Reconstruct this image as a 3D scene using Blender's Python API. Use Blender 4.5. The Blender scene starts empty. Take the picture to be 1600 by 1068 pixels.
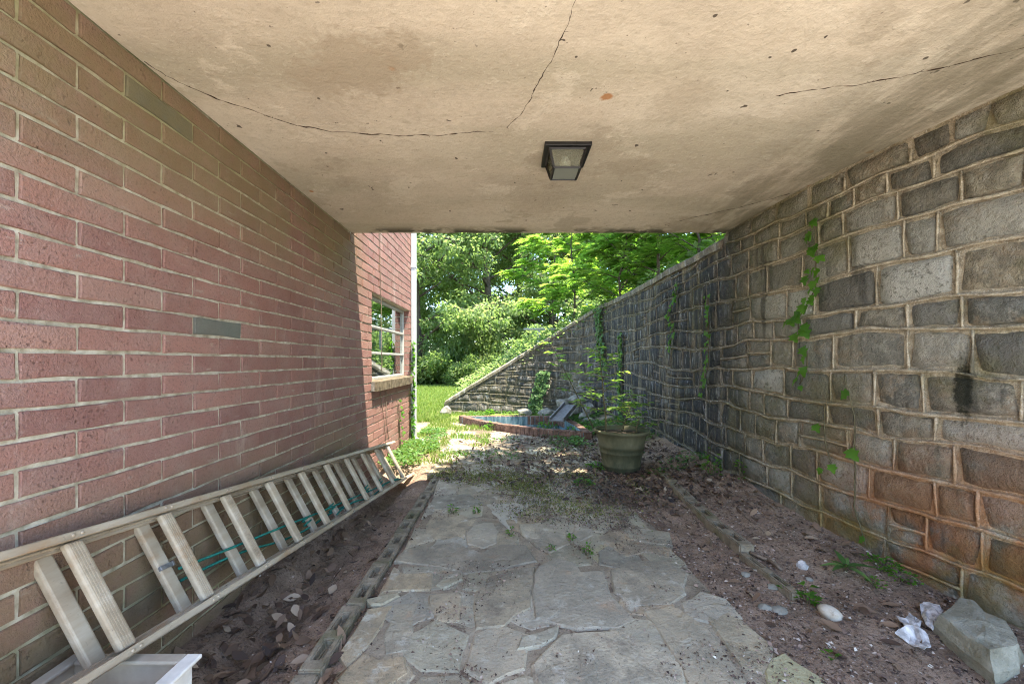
import bpy, bmesh, math, random
import numpy as np
from mathutils import Vector, Matrix, noise as mn

SC = bpy.context.scene
COL = SC.collection
R = random.Random(7)
NR = np.random.default_rng(11)
PI = math.pi

# ---------------------------------------------------------------- camera, world, sun, exposure
cam_d = bpy.data.cameras.new('camera')
cam = bpy.data.objects.new('camera', cam_d)
COL.objects.link(cam)
cam.location = (0, 0, 1.10)
cam.rotation_euler = (PI / 2, 0, 0)
cam_d.lens = 13.95
cam_d.sensor_width = 36
cam_d.shift_x = 7 / 1600
cam_d.shift_y = 30 / 1600
cam_d.clip_start = 0.05
cam_d.clip_end = 2000
SC.camera = cam

SUN_DIR = Vector((0.27, -0.18, 0.94)).normalized()
world = bpy.data.worlds.new('World')
SC.world = world
world.use_nodes = True
wn = world.node_tree
sky = wn.nodes.new('ShaderNodeTexSky')
sky.sky_type = 'NISHITA'
sky.sun_disc = False
sky.sun_elevation = math.asin(SUN_DIR.z)
sky.sun_rotation = math.atan2(SUN_DIR.x, SUN_DIR.y)
sky.dust_density = 0.4
sky.ozone_density = 1.2
wn.links.new(sky.outputs[0], wn.nodes['Background'].inputs[0])
wn.nodes['Background'].inputs[1].default_value = 0.145
sun_d = bpy.data.lights.new('sun', 'SUN')
sun_d.energy = 3.0
sun_d.angle = math.radians(0.6)
sun_d.color = (1.0, 0.92, 0.78)
sun = bpy.data.objects.new('sun', sun_d)
COL.objects.link(sun)
sun.rotation_euler = SUN_DIR.to_track_quat('Z', 'Y').to_euler()
sun.location = (6, -3, 15)
SC.view_settings.view_transform = 'Standard'
SC.view_settings.look = 'None'
SC.view_settings.gamma = 1
SC.view_settings.use_curve_mapping = False
SC.view_settings.exposure = 3.0
SC.render.engine = 'CYCLES'
SC.cycles.use_denoising = True
SC.cycles.denoising_prefilter = 'NONE'
SC.cycles.filter_width = 1.1
SC.cycles.max_bounces = 10
SC.cycles.diffuse_bounces = 6
SC.cycles.transparent_max_bounces = 16

# ---------------------------------------------------------------- helpers
F = 620.0
def gp(px, py, z=0.0):
    """ground point (x, y, z) seen at a pixel of the 1600 px photograph"""
    Y = F * (1.1 - z) / (py - 564)
    return Vector(((px - 793) * Y / F, Y, z))

def at(px, py, Y):
    return Vector(((px - 793) * Y / F, Y, 1.1 - (py - 564) * Y / F))

def clamp(v, a=0.0, b=1.0):
    return max(a, min(b, v))

def sstep(a, b, v):
    t = clamp((v - a) / (b - a))
    return t * t * (3 - 2 * t)

def nz(x, y, z=0.0):
    return mn.noise(Vector((x, y, z)))

def thing(name, label, cat, loc=(0, 0, 0), group=None):
    o = bpy.data.objects.new(name, None)
    o.empty_display_size = 0.1
    COL.objects.link(o)
    o.location = loc
    o['label'] = label
    o['category'] = cat
    if group:
        o['group'] = group
    return o

def tag(o, label, cat, group=None, kind=None):
    o['label'] = label
    o['category'] = cat
    if group:
        o['group'] = group
    if kind:
        o['kind'] = kind
    return o

def root_loc(p):
    l = Vector((0, 0, 0))
    while p:
        l += p.location
        p = p.parent
    return l

def mesh_from(name, verts, faces, mat=None, smooth=False, rnd=None):
    me = bpy.data.meshes.new(name)
    me.from_pydata([tuple(v) for v in verts], [], faces)
    if smooth:
        me.polygons.foreach_set('use_smooth', [True] * len(me.polygons))
    if rnd is not None:
        a = me.attributes.new('rnd', 'FLOAT', 'POINT')
        a.data.foreach_set('value', np.asarray(rnd, dtype=np.float32))
    if mat:
        me.materials.append(mat)
    me.update()
    return me

def link(name, me, parent=None, loc=(0, 0, 0)):
    o = bpy.data.objects.new(name, me)
    COL.objects.link(o)
    if parent:
        o.parent = parent
    o.location = loc
    return o

def part(name, verts, faces, mat, parent=None, smooth=False, rnd=None):
    """a mesh object from world-space vertices"""
    rl = root_loc(parent)
    me = mesh_from(name, [Vector(v) - rl for v in verts], faces, mat, smooth, rnd)
    return link(name, me, parent)

class MB:
    def __init__(s):
        s.v = []; s.f = []
    def add(s, v, f):
        n = len(s.v)
        s.v += [Vector(x) for x in v]
        s.f += [[i + n for i in q] for q in f]
    def box(s, a, b):
        x0, y0, z0 = a; x1, y1, z1 = b
        s.add([(x0,y0,z0),(x1,y0,z0),(x1,y1,z0),(x0,y1,z0),(x0,y0,z1),(x1,y0,z1),(x1,y1,z1),(x0,y1,z1)],
              [[0,3,2,1],[4,5,6,7],[0,1,5,4],[1,2,6,5],[2,3,7,6],[3,0,4,7]])
    def obox(s, c, ax, ay, az):
        """oriented box: centre and three half axes"""
        c = Vector(c); ax = Vector(ax); ay = Vector(ay); az = Vector(az)
        if ax.cross(ay).dot(az) < 0:
            az = -az
        vs = [c + i*ax + j*ay + k*az for k in (-1, 1) for j in (-1, 1) for i in (-1, 1)]
        s.add(vs, [[0,2,3,1],[4,5,7,6],[0,1,5,4],[1,3,7,5],[3,2,6,7],[2,0,4,6]])
    def tube(s, pts, rad, n=6, cap=True):
        pts = [Vector(p) for p in pts]
        m = len(pts)
        if not hasattr(rad, '__len__'):
            rad = [rad] * m
        b = len(s.v)
        up = Vector((0.13, 0.27, 1)).normalized()
        for i, p in enumerate(pts):
            d = (pts[min(i+1, m-1)] - pts[max(i-1, 0)])
            d = d.normalized() if d.length > 1e-9 else Vector((0, 0, 1))
            u = d.cross(up)
            if u.length < 1e-3:
                u = d.cross(Vector((1, 0, 0)))
            u.normalize(); w = u.cross(d)
            for k in range(n):
                a = 2 * PI * k / n
                s.v.append(p + (u * math.cos(a) + w * math.sin(a)) * rad[i])
        for i in range(m - 1):
            for k in range(n):
                k2 = (k + 1) % n
                s.f.append([b+i*n+k, b+i*n+k2, b+(i+1)*n+k2, b+(i+1)*n+k])
        if cap:
            s.f.append([b + k for k in range(n)][::-1])
            s.f.append([b + (m-1)*n + k for k in range(n)])
    def build(s, name, mat, parent=None, smooth=False, bevel=0.0, rnd=None):
        o = part(name, s.v, s.f, mat, parent, smooth, rnd)
        if bevel:
            md = o.modifiers.new('bevel', 'BEVEL')
            md.width = bevel; md.segments = 2; md.limit_method = 'ANGLE'
        return o

def lathe(profile, c, n=40, mat=None, name='body', parent=None, wob=0.0):
    m = MB(); vs = []; fs = []
    for (r, z) in profile:
        for k in range(n):
            a = 2*PI*k/n
            vs.append((c[0]+r*math.cos(a), c[1]+r*math.sin(a), c[2]+z))
    for i in range(len(profile)-1):
        for k in range(n):
            k2 = (k+1) % n
            fs.append([i*n+k, i*n+k2, (i+1)*n+k2, (i+1)*n+k])
    m.add(vs, fs)
    return m.build(name, mat, parent, smooth=True)

def quick_mesh(name, V, Fq, mat, rnd=None, smooth=False):
    """numpy arrays: V (n,3), Fq (m,4) or (m,3)"""
    me = bpy.data.meshes.new(name)
    n, m, k = len(V), len(Fq), Fq.shape[1]
    me.vertices.add(n)
    me.vertices.foreach_set('co', np.ascontiguousarray(V, dtype=np.float32).ravel())
    me.loops.add(m * k)
    me.loops.foreach_set('vertex_index', np.ascontiguousarray(Fq, dtype=np.int32).ravel())
    me.polygons.add(m)
    me.polygons.foreach_set('loop_start', np.arange(0, m * k, k, dtype=np.int32))
    me.polygons.foreach_set('loop_total', np.full(m, k, dtype=np.int32))
    if smooth:
        me.polygons.foreach_set('use_smooth', np.ones(m, dtype=bool))
    if rnd is not None:
        a = me.attributes.new('rnd', 'FLOAT', 'POINT')
        a.data.foreach_set('value', np.asarray(rnd, dtype=np.float32))
    me.materials.append(mat)
    me.update(calc_edges=True)
    return me

def unit(a):
    return a / np.maximum(np.linalg.norm(a, axis=1, keepdims=True), 1e-9)

def leaves_np(C, A, Nn, L, W, fold=0.25, rnd=None):
    """folded kite leaves. C base points, A axis, Nn approximate normal; returns V, F(quads), rnd"""
    n = len(C)
    A = unit(A)
    B = unit(np.cross(A, Nn))
    N2 = np.cross(B, A)
    L = np.broadcast_to(np.asarray(L, float), (n,))[:, None]
    W = np.broadcast_to(np.asarray(W, float), (n,))[:, None]
    p0 = C
    p1 = C + A*L*0.42 + B*W*0.5 + N2*W*fold
    p2 = C + A*L - N2*L*0.10
    p3 = C + A*L*0.42 - B*W*0.5 + N2*W*fold
    V = np.stack([p0, p1, p2, p3], axis=1).reshape(-1, 3)
    Fq = np.arange(n*4).reshape(n, 4)
    if rnd is None:
        rnd = NR.random(n)
    return V, Fq, np.repeat(rnd, 4)

# ---------------------------------------------------------------- materials
class G:
    def __init__(s, name):
        s.m = bpy.data.materials.new(name)
        s.m.use_nodes = True
        s.t = s.m.node_tree
        s.t.nodes.clear()
        s.o = s.n('ShaderNodeOutputMaterial')
        s._pos = None
    def n(s, ty, **kw):
        d = s.t.nodes.new(ty)
        for k, v in kw.items():
            setattr(d, k, v)
        return d
    def put(s, sock, v):
        if isinstance(v, bpy.types.NodeSocket):
            s.t.links.new(v, sock)
        elif isinstance(v, (tuple, list)) and len(v) == 3 and sock.type == 'RGBA':
            sock.default_value = (*v, 1)
        else:
            sock.default_value = v
    def pos(s):
        if s._pos is None:
            s._pos = s.n('ShaderNodeNewGeometry').outputs['Position']
        return s._pos
    def xyz(s, v=None):
        d = s.n('ShaderNodeSeparateXYZ')
        s.put(d.inputs[0], v or s.pos())
        return d.outputs
    def vec(s, scale=(1, 1, 1), v=None, loc=(0, 0, 0)):
        d = s.n('ShaderNodeMapping')
        s.put(d.inputs['Vector'], v or s.pos())
        d.inputs['Scale'].default_value = scale
        d.inputs['Location'].default_value = loc
        return d.outputs[0]
    def noise(s, scale, detail=5, rough=0.55, v=None, dist=0.0):
        d = s.n('ShaderNodeTexNoise')
        s.put(d.inputs['Vector'], v or s.pos())
        d.inputs['Scale'].default_value = scale
        d.inputs['Detail'].default_value = detail
        d.inputs['Roughness'].default_value = rough
        d.inputs['Distortion'].default_value = dist
        return d.outputs['Fac']
    def voro(s, scale, v=None, out='Distance', feature='F1'):
        d = s.n('ShaderNodeTexVoronoi', feature=feature)
        s.put(d.inputs['Vector'], v or s.pos())
        d.inputs['Scale'].default_value = scale
        return d.outputs[out]
    def ramp(s, fac, stops):
        d = s.n('ShaderNodeValToRGB')
        e = d.color_ramp.elements
        while len(e) < len(stops):
            e.new(0.5)
        for el, (p, c) in zip(e, stops):
            el.position = p
            el.color = (*c, 1) if isinstance(c, (tuple, list)) else (c, c, c, 1)
        s.put(d.inputs[0], fac)
        return d.outputs[0]
    def mix(s, f, a, b, mode='MIX'):
        d = s.n('ShaderNodeMix', data_type='RGBA', blend_type=mode)
        s.put(d.inputs[0], f); s.put(d.inputs[6], a); s.put(d.inputs[7], b)
        return d.outputs[2]
    def math(s, op, a, b=0.0, cl=False):
        d = s.n('ShaderNodeMath', operation=op, use_clamp=cl)
        s.put(d.inputs[0], a); s.put(d.inputs[1], b)
        return d.outputs[0]
    def mr(s, v, a, b, c=0.0, e=1.0):
        d = s.n('ShaderNodeMapRange', interpolation_type='SMOOTHSTEP')
        s.put(d.inputs[0], v)
        for i, x in enumerate((a, b, c, e)):
            d.inputs[i+1].default_value = x
        return d.outputs[0]
    def attr(s, name, ty='GEOMETRY', out='Fac'):
        return s.n('ShaderNodeAttribute', attribute_type=ty, attribute_name=name).outputs[out]
    def orand(s):
        return s.n('ShaderNodeObjectInfo').outputs['Random']
    def rnd(s):
        return s.math('FRACT', s.math('ADD', s.attr('rnd'), s.orand()))
    def spot(s, c, r):
        """1 inside a small ragged blob about world point c"""
        d = s.n('ShaderNodeVectorMath', operation='DISTANCE')
        s.put(d.inputs[0], s.pos()); d.inputs[1].default_value = c
        k = s.math('ADD', d.outputs['Value'], s.math('MULTIPLY', s.math('SUBTRACT', s.noise(38, 3), 0.5), r*1.3))
        return s.mr(k, r*0.55, r*1.1, 1.0, 0.0)
    def bump(s, h, strength=0.5, dist=0.01, normal=None):
        d = s.n('ShaderNodeBump')
        d.inputs['Strength'].default_value = strength
        d.inputs['Distance'].default_value = dist
        s.put(d.inputs['Height'], h)
        if normal is not None:
            s.put(d.inputs['Normal'], normal)
        return d.outputs[0]
    def done(s, color, rough=0.85, normal=None, spec=0.3, metal=0.0, trans=None, tcol=None):
        p = s.n('ShaderNodeBsdfPrincipled')
        s.put(p.inputs['Base Color'], color)
        s.put(p.inputs['Roughness'], rough)
        p.inputs['Specular IOR Level'].default_value = spec
        s.put(p.inputs['Metallic'], metal)
        if normal is not None:
            s.put(p.inputs['Normal'], normal)
        out = p.outputs[0]
        if trans:
            t = s.n('ShaderNodeBsdfTranslucent')
            s.put(t.inputs[0], tcol if tcol is not None else color)
            mx = s.n('ShaderNodeMixShader')
            mx.inputs[0].default_value = trans
            s.t.links.new(out, mx.inputs[1]); s.t.links.new(t.outputs[0], mx.inputs[2])
            out = mx.outputs[0]
        s.t.links.new(out, s.o.inputs[0])
        return s.m

MAT = {}
def plain(name, col, rough=0.6, spec=0.4, metal=0.0, var=0.25, sc=30.0, bump=0.15):
    g = G(name)
    n = g.noise(sc, 5, 0.6)
    c = g.mix(g.mr(n, 0.3, 0.75), tuple(x*(1-var) for x in col), tuple(min(1, x*(1+var)) for x in col))
    return g.done(c, rough, g.bump(n, bump, 0.004), spec, metal)

# brick
g = G('brick_clay')
x, y, z = g.xyz()
r = g.rnd()
c = g.ramp(r, [(0.0, (0.225,0.108,0.085)), (0.25, (0.290,0.148,0.114)), (0.5, (0.250,0.126,0.101)), (0.75, (0.205,0.097,0.080)), (0.9, (0.275,0.152,0.116)), (1.0, (0.310,0.178,0.136))])
c = g.mix(g.mr(g.noise(9, 4), 0.35, 0.75), c, g.mix(0.6, c, (0.27,0.175,0.145)))
c = g.mix(g.mr(g.noise(110, 4, 0.75), 0.53, 0.66, 0, 0.65), c, (0.075,0.042,0.038))
c = g.mix(g.mr(g.noise(140, 4, 0.75, g.vec((1,1,1),None,(3,1,2))), 0.58, 0.68, 0, 0.5), c, (0.36,0.27,0.23))
c = g.mix(g.mr(g.noise(14, 6, 0.75, g.vec((1,0.5,1.6),None,(7,1,2))), 0.60, 0.70, 0, 0.5), c, (0.36,0.31,0.25))
c = g.mix(g.attr('painted', 'OBJECT'), c, g.mix(g.noise(16, 6, 0.7), (0.07,0.083,0.070), (0.165,0.168,0.138)))
c = g.mix(g.mr(g.noise(1.3, 5, 0.6, g.vec((1,1,1),None,(4,4,4))), 0.40, 0.62, 0, 0.30), c, (0.16,0.085,0.066))
c = g.mix(g.mr(g.noise(2.6, 6, 0.72, g.vec((1,1,0.35),None,(9,2,0))), 0.58, 0.70, 0, 0.38), c, (0.46,0.38,0.32))
low = g.mr(z, 0.85, 0.25)
high = g.mr(z, 1.45, 1.95)
inside = g.mr(y, 3.9, 3.2)
al = g.math('MULTIPLY', g.math('MULTIPLY', g.math('ADD', low, high, True), inside), g.mr(g.noise(1.7, 5, 0.65), 0.26, 0.50))
al = g.math('MULTIPLY', al, g.mr(g.noise(23, 4), 0.2, 0.6, 0.7, 1.0))
c = g.mix(g.math('MULTIPLY', al, 0.70), c, g.mix(g.noise(5, 4), (0.135,0.108,0.042), (0.20,0.165,0.085)))
strk = g.mr(g.noise(3.2, 4, 0.6, g.vec((1, 2.2, 0.5))), 0.62, 0.72, 0, 0.55)
c = g.mix(g.math('MULTIPLY', strk, g.mr(z, 2.02, 2.2)), c, (0.36,0.22,0.09))
pit = g.mr(g.noise(75, 4, 0.6), 0.58, 0.72)
h = g.math('SUBTRACT', g.noise(120, 4, 0.7), g.math('MULTIPLY', pit, g.mr(g.noise(6, 2), 0.45, 0.65, 0.2, 1.6)))
MAT['brick'] = g.done(c, 0.88, g.bump(h, 0.8, 0.008), 0.25)

# brick mortar
g = G('pale_mortar')
x, y, z = g.xyz()
c = g.ramp(g.noise(26, 5, 0.6), [(0.3, (0.22,0.19,0.13)), (0.5, (0.37,0.335,0.25)), (0.7, (0.52,0.48,0.385))])
al = g.math('MULTIPLY', g.math('MULTIPLY', g.math('ADD', g.mr(z, 0.7, 0.1), g.mr(z, 1.5, 2.1), True), g.mr(y, 3.9, 3.2)), g.mr(g.noise(2.2, 5, 0.65), 0.28, 0.6))
c = g.mix(g.math('MULTIPLY', al, 0.7), c, (0.25,0.24,0.10))
MAT['mortar'] = g.done(c, 0.92, g.bump(g.noise(90, 5, 0.7), 0.5, 0.006), 0.2)

# concrete ceiling
g = G('cast_concrete')
x, y, z = g.xyz()
c = g.ramp(g.noise(1.5, 6, 0.62), [(0.28, (0.43,0.36,0.275)), (0.5, (0.535,0.455,0.35)), (0.72, (0.61,0.535,0.425))])
c = g.mix(g.mr(g.noise(0.9, 3, 0.5, g.vec((0.6, 2.4, 1))), 0.42, 0.66, 0, 0.7), c, (0.37,0.325,0.235))
pale = g.mr(g.noise(2.6, 7, 0.7, g.vec((1, 1, 1), None, (3.1, 8, 0))), 0.55, 0.63, 0, 0.55)
c = g.mix(pale, c, (0.62,0.545,0.43))
c = g.mix(g.mr(g.noise(1.1, 6, 0.66, g.vec((1, 1.3, 1), None, (13, 1, 0))), 0.53, 0.565, 0, 0.55), c, (0.35,0.29,0.21))
c = g.mix(g.mr(g.noise(26, 6, 0.75), 0.45, 0.70, 0, 0.38), c, (0.31,0.255,0.185))
c = g.mix(g.mr(g.noise(60, 5, 0.75, g.vec((1, 1, 1), None, (2, 2, 0))), 0.55, 0.68, 0, 0.4), c, (0.62,0.56,0.45))
c = g.mix(g.mr(g.noise(58, 2, 0.5), 0.72, 0.78, 0, 0.8), c, (0.16,0.13,0.10))
c = g.mix(g.mr(g.noise(17, 2, 0.5, g.vec((1, 1, 1), None, (5, 5, 0))), 0.735, 0.755), c, (0.10,0.08,0.06))
for (px, py, rr) in ((949,152,0.028), (1360,237,0.02), (612,108,0.016), (487,299,0.016), (1265,290,0.02), (470,312,0.02), (1130,236,0.0)):
    if rr:
        Y = F*1.1/(564-py)
        c = g.mix(g.math('MULTIPLY', g.spot(((px-793)*Y/F, Y, 2.2), rr), 0.8), c, (0.34,0.13,0.025))
for (cx_, cy_, rr_, am) in ((-0.56,1.49,0.19,0.75), (-0.38,1.42,0.12,0.7), (-0.74,1.56,0.13,0.65), (0.75,1.7,0.16,0.3), (0.2,2.8,0.22,0.3)):
    c = g.mix(g.math('MULTIPLY', g.spot((cx_, cy_, 2.2), rr_), am), c, (0.34,0.275,0.195))
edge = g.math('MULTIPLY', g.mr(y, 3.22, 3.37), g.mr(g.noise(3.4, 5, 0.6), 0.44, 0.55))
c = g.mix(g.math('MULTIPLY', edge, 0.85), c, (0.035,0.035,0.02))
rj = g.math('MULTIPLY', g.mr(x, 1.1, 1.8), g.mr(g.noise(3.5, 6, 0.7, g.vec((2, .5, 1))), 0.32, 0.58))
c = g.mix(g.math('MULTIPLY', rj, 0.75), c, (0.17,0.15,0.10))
h = g.math('ADD', g.noise(45, 6, 0.7), g.math('MULTIPLY', g.noise(5, 5, 0.6, g.vec((0.8, 1.6, 1))), 1.6))
h = g.math('ADD', h, g.math('MULTIPLY', pale, 0.5))
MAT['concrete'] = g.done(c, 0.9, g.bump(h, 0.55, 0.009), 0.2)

# wall stones
def stone_mat(name, mortar=False):
    g = G(name)
    x, y, z = g.xyz()
    r = g.rnd()
    if not mortar:
        tone = g.attr('tone', 'OBJECT')
        base = g.ramp(r, [(0.0, (0.33,0.305,0.23)), (0.2, (0.44,0.385,0.275)), (0.4, (0.30,0.285,0.23)), (0.6, (0.46,0.39,0.27)), (0.8, (0.40,0.375,0.30)), (1.0, (0.24,0.235,0.195))])
        n1 = g.noise(11, 7, 0.68)
        c = g.mix(g.mr(n1, 0.42, 0.58), g.mix(0.5, base, (0.085,0.083,0.068), 'MIX'), base)
        c = g.mix(g.mr(g.noise(7, 6, 0.7, g.vec((1, 1, 1), None, (9, 0, 4))), 0.50, 0.62, 0, 0.7), c, (0.40,0.31,0.205))
        c = g.mix(g.mr(g.noise(24, 7, 0.8), 0.50, 0.66, 0, 0.75), c, (0.50,0.46,0.37))
        c = g.mix(g.mr(g.noise(42, 7, 0.82, g.vec((1, 1, 1), None, (2, 7, 1))), 0.53, 0.66, 0, 0.6), c, (0.07,0.066,0.053))
        mid = g.math('MULTIPLY', g.math('MULTIPLY', g.mr(y, 2.0, 2.5), g.mr(y, 3.4, 3.0)), g.mr(g.noise(2.4, 4, 0.6), 0.30, 0.58))
        c = g.mix(g.math('MULTIPLY', mid, 0.55), c, g.mix(g.noise(30, 6, 0.75), (0.25,0.25,0.20), (0.55,0.54,0.46)))
        pl = g.mix(g.mr(g.noise(40, 5, 0.7), 0.52, 0.66), (0.58,0.56,0.48), (0.25,0.24,0.19))
        c = g.mix(tone, c, pl)
        c = g.mix(g.attr('dark', 'OBJECT'), c, g.mix(g.noise(20, 6, 0.75), (0.05,0.05,0.046), (0.17,0.165,0.14)))
    else:
        c = g.ramp(g.noise(20, 6, 0.65), [(0.3, (0.20,0.163,0.11)), (0.5, (0.37,0.31,0.215)), (0.72, (0.53,0.46,0.34))])
        grain = g.noise(150, 3, 0.8)
        c = g.mix(g.mr(grain, 0.56, 0.66, 0, 0.75), c, (0.62,0.59,0.50))
        c = g.mix(g.mr(grain, 0.44, 0.35, 0, 0.5), c, (0.06,0.058,0.05))
    # moss tint
    c = g.mix(g.math('MULTIPLY', g.mr(g.noise(1.6, 6, 0.7, g.vec((1, 1, 1), None, (4, 0, 0))), 0.48, 0.64), 0.6), c, g.mix(g.noise(20, 5), (0.10,0.095,0.03), (0.24,0.22,0.10)))
    # rust wash low on the near part
    wash = g.math('MULTIPLY', g.mr(y, 2.8, 1.9), g.mr(z, 1.05, 0.2))
    wash = g.math('MULTIPLY', wash, g.mr(g.noise(4.2, 6, 0.65, g.vec((1, 1, 0.8))), 0.38, 0.56))
    c = g.mix(g.math('MULTIPLY', wash, 0.85), c, g.mix(g.noise(9, 4), (0.36,0.115,0.040), (0.42,0.22,0.09)))
    oc = g.math('MULTIPLY', g.math('MULTIPLY', g.mr(y, 2.9, 2.2), g.mr(z, 0.5, 0.12)), g.mr(g.noise(5, 5, 0.6, g.vec((1, 1, 1), None, (1, 1, 7))), 0.42, 0.6))
    c = g.mix(g.math('MULTIPLY', oc, 0.65), c, (0.24,0.17,0.04))
    # black water streaks on the open part
    streak = g.noise(5.5, 5, 0.62, g.vec((1.6, 1.6, 0.16)))
    streak2 = g.noise(17, 4, 0.65, g.vec((1.6, 1.6, 0.13)))
    outm = g.mr(y, 2.7, 3.6)
    far = g.mr(y, 7.2, 8.3, 1.0, 0.75)
    dk = g.math('MULTIPLY', g.math('MULTIPLY', outm, far), g.mr(g.math('ADD', g.math('MULTIPLY', streak, 0.65), g.math('MULTIPLY', streak2, 0.35)), 0.46, 0.64, 0.93, 0.30))
    if mortar: dk = g.math('MULTIPLY', dk, 0.72)
    c = g.mix(dk, c, (0.042,0.047,0.056))
    nearstreak = g.math('MULTIPLY', g.mr(y, 3.2, 2.9), g.mr(g.noise(4.0, 4, 0.6, g.vec((1.6, 1.6, 0.2), None, (0, 3.3, 0))), 0.60, 0.68, 0, 0.65))
    c = g.mix(nearstreak, c, (0.06,0.058,0.048))
    wht = g.math('MULTIPLY', g.math('MULTIPLY', outm, g.mr(g.noise(12, 6, 0.75, g.vec((1.4, 1.4, 0.35), None, (0, 5, 2))), 0.54, 0.66)), 0.6)
    c = g.mix(wht, c, (0.50,0.50,0.49))
    # dark hole stain
    d = g.n('ShaderNodeVectorMath', operation='DISTANCE')
    g.put(d.inputs[0], g.vec((2, 2, 0.55))); d.inputs[1].default_value = (2.02*2, 1.755*2, 0.97*0.55)
    dk2 = g.mr(g.math('ADD', d.outputs['Value'], g.math('MULTIPLY', g.math('SUBTRACT', g.noise(26, 6, 0.75), 0.5), 0.15)), 0.052, 0.085, 0.88, 0.0)
    c = g.mix(dk2, c, (0.015,0.017,0.008))
    h = g.math('ADD', g.math('MULTIPLY', g.noise(16, 7, 0.75), 2.6), g.noise(60, 5, 0.75))
    if mortar:
        return g.done(c, 0.92, g.bump(g.math('ADD', g.noise(50, 6, 0.75), g.math('MULTIPLY', g.noise(14, 5, 0.7), 1.5)), 0.9, 0.014), 0.2)
    return g.done(c, 0.88, g.bump(h, 1.0, 0.03), 0.25)
MAT['stone'] = stone_mat('rubble_stone')
MAT['wmortar'] = stone_mat('rubble_mortar', True)

# flagstones
g = G('flagstone')
r = g.rnd()
c = g.ramp(r, [(0.0, (0.40,0.335,0.23)), (0.2, (0.50,0.405,0.27)), (0.4, (0.33,0.30,0.23)), (0.6, (0.50,0.375,0.235)), (0.8, (0.37,0.335,0.255)), (1.0, (0.54,0.455,0.32))])
n1 = g.noise(5.5, 7, 0.68, None, 0.6)
c = g.mix(g.mr(n1, 0.36, 0.62), g.mix(0.55, c, (0.17,0.152,0.115)), c)
c = g.mix(g.mr(g.noise(26, 6, 0.75), 0.48, 0.68, 0, 0.4), c, (0.20,0.18,0.14))
c = g.mix(g.mr(g.noise(8, 6, 0.7, g.vec((1, 1, 1), None, (2, 3, 0))), 0.55, 0.66, 0, 0.75), c, (0.56,0.51,0.41))
c = g.mix(g.mr(g.noise(6, 6, 0.65, g.vec((1, 1, 1), None, (7, 1, 0))), 0.58, 0.70, 0, 0.55), c, (0.46,0.28,0.16))
c = g.mix(g.mr(g.noise(80, 5, 0.8), 0.55, 0.66, 0, 0.7), c, (0.085,0.072,0.058))
c = g.mix(g.mr(g.noise(34, 3, 0.6, g.vec((1,1,1),None,(6,6,0))), 0.70, 0.75, 0, 0.9), c, (0.06,0.048,0.038))
c = g.mix(g.mr(g.noise(3.4, 6, 0.72, g.vec((1, 1, 1), None, (5, 9, 0))), 0.56, 0.70, 0, 0.6), c, (0.135,0.110,0.088))
wet = g.mr(g.noise(1.5, 6, 0.68, g.vec((1, 1, 1), None, (11, 2, 0))), 0.46, 0.62, 0, 0.55)
c = g.mix(wet, c, (0.15,0.13,0.095))
x, y, z = g.xyz()
dirty = g.math('MULTIPLY', g.mr(y, 2.9, 4.2), g.mr(g.noise(4, 7, 0.75, g.vec((1, 1, 1), None, (1, 6, 0))), 0.42, 0.58))
c = g.mix(g.math('MULTIPLY', dirty, 0.8), c, (0.135,0.10,0.065))
c = g.mix(g.attr('tone', 'OBJECT'), c, g.mix(g.noise(14, 6, 0.7), (0.36,0.325,0.25), (0.54,0.495,0.395)))
c = g.mix(g.attr('yellow', 'OBJECT'), c, g.mix(g.noise(12, 6, 0.7), (0.33,0.29,0.15), (0.52,0.47,0.28)))
layer = g.mr(g.noise(2.3, 4, 0.5, g.vec((1.2, 1.6, 1))), 0.49, 0.515)
layer2 = g.mr(g.noise(3.5, 4, 0.5, g.vec((1.6, 0.8, 1), None, (4, 4, 4))), 0.53, 0.55)
h = g.math('ADD', g.math('ADD', g.math('MULTIPLY', layer, 0.28), g.math('MULTIPLY', layer2, 0.22)), g.math('MULTIPLY', g.noise(70, 5, 0.75), 0.8))
MAT['flag'] = g.done(c, 0.85, g.bump(h, 0.9, 0.012), 0.25)

# path bed (worn cement and dirt between flagstones)
g = G('path_cement')
c = g.ramp(g.noise(4.5, 7, 0.68), [(0.3, (0.16,0.125,0.088)), (0.5, (0.31,0.255,0.18)), (0.7, (0.43,0.365,0.265))])
c = g.mix(g.mr(g.noise(9, 6, 0.7, g.vec((1, 1, 1), None, (3, 3, 3))), 0.55, 0.62, 0, 0.85), c, (0.125,0.085,0.063))
x, y, z = g.xyz()
c = g.mix(g.math('MULTIPLY', g.mr(y, 3.3, 4.4), g.mr(g.noise(3, 6, 0.7), 0.42, 0.6)), c, (0.125,0.095,0.065))
c = g.mix(g.mr(g.noise(130, 3, 0.7), 0.56, 0.68, 0, 0.6), c, (0.07,0.05,0.04))
MAT['path'] = g.done(c, 0.93, g.bump(g.math('ADD', g.noise(30, 6, 0.7), g.noise(110, 4, 0.7)), 0.7, 0.010), 0.2)

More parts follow.
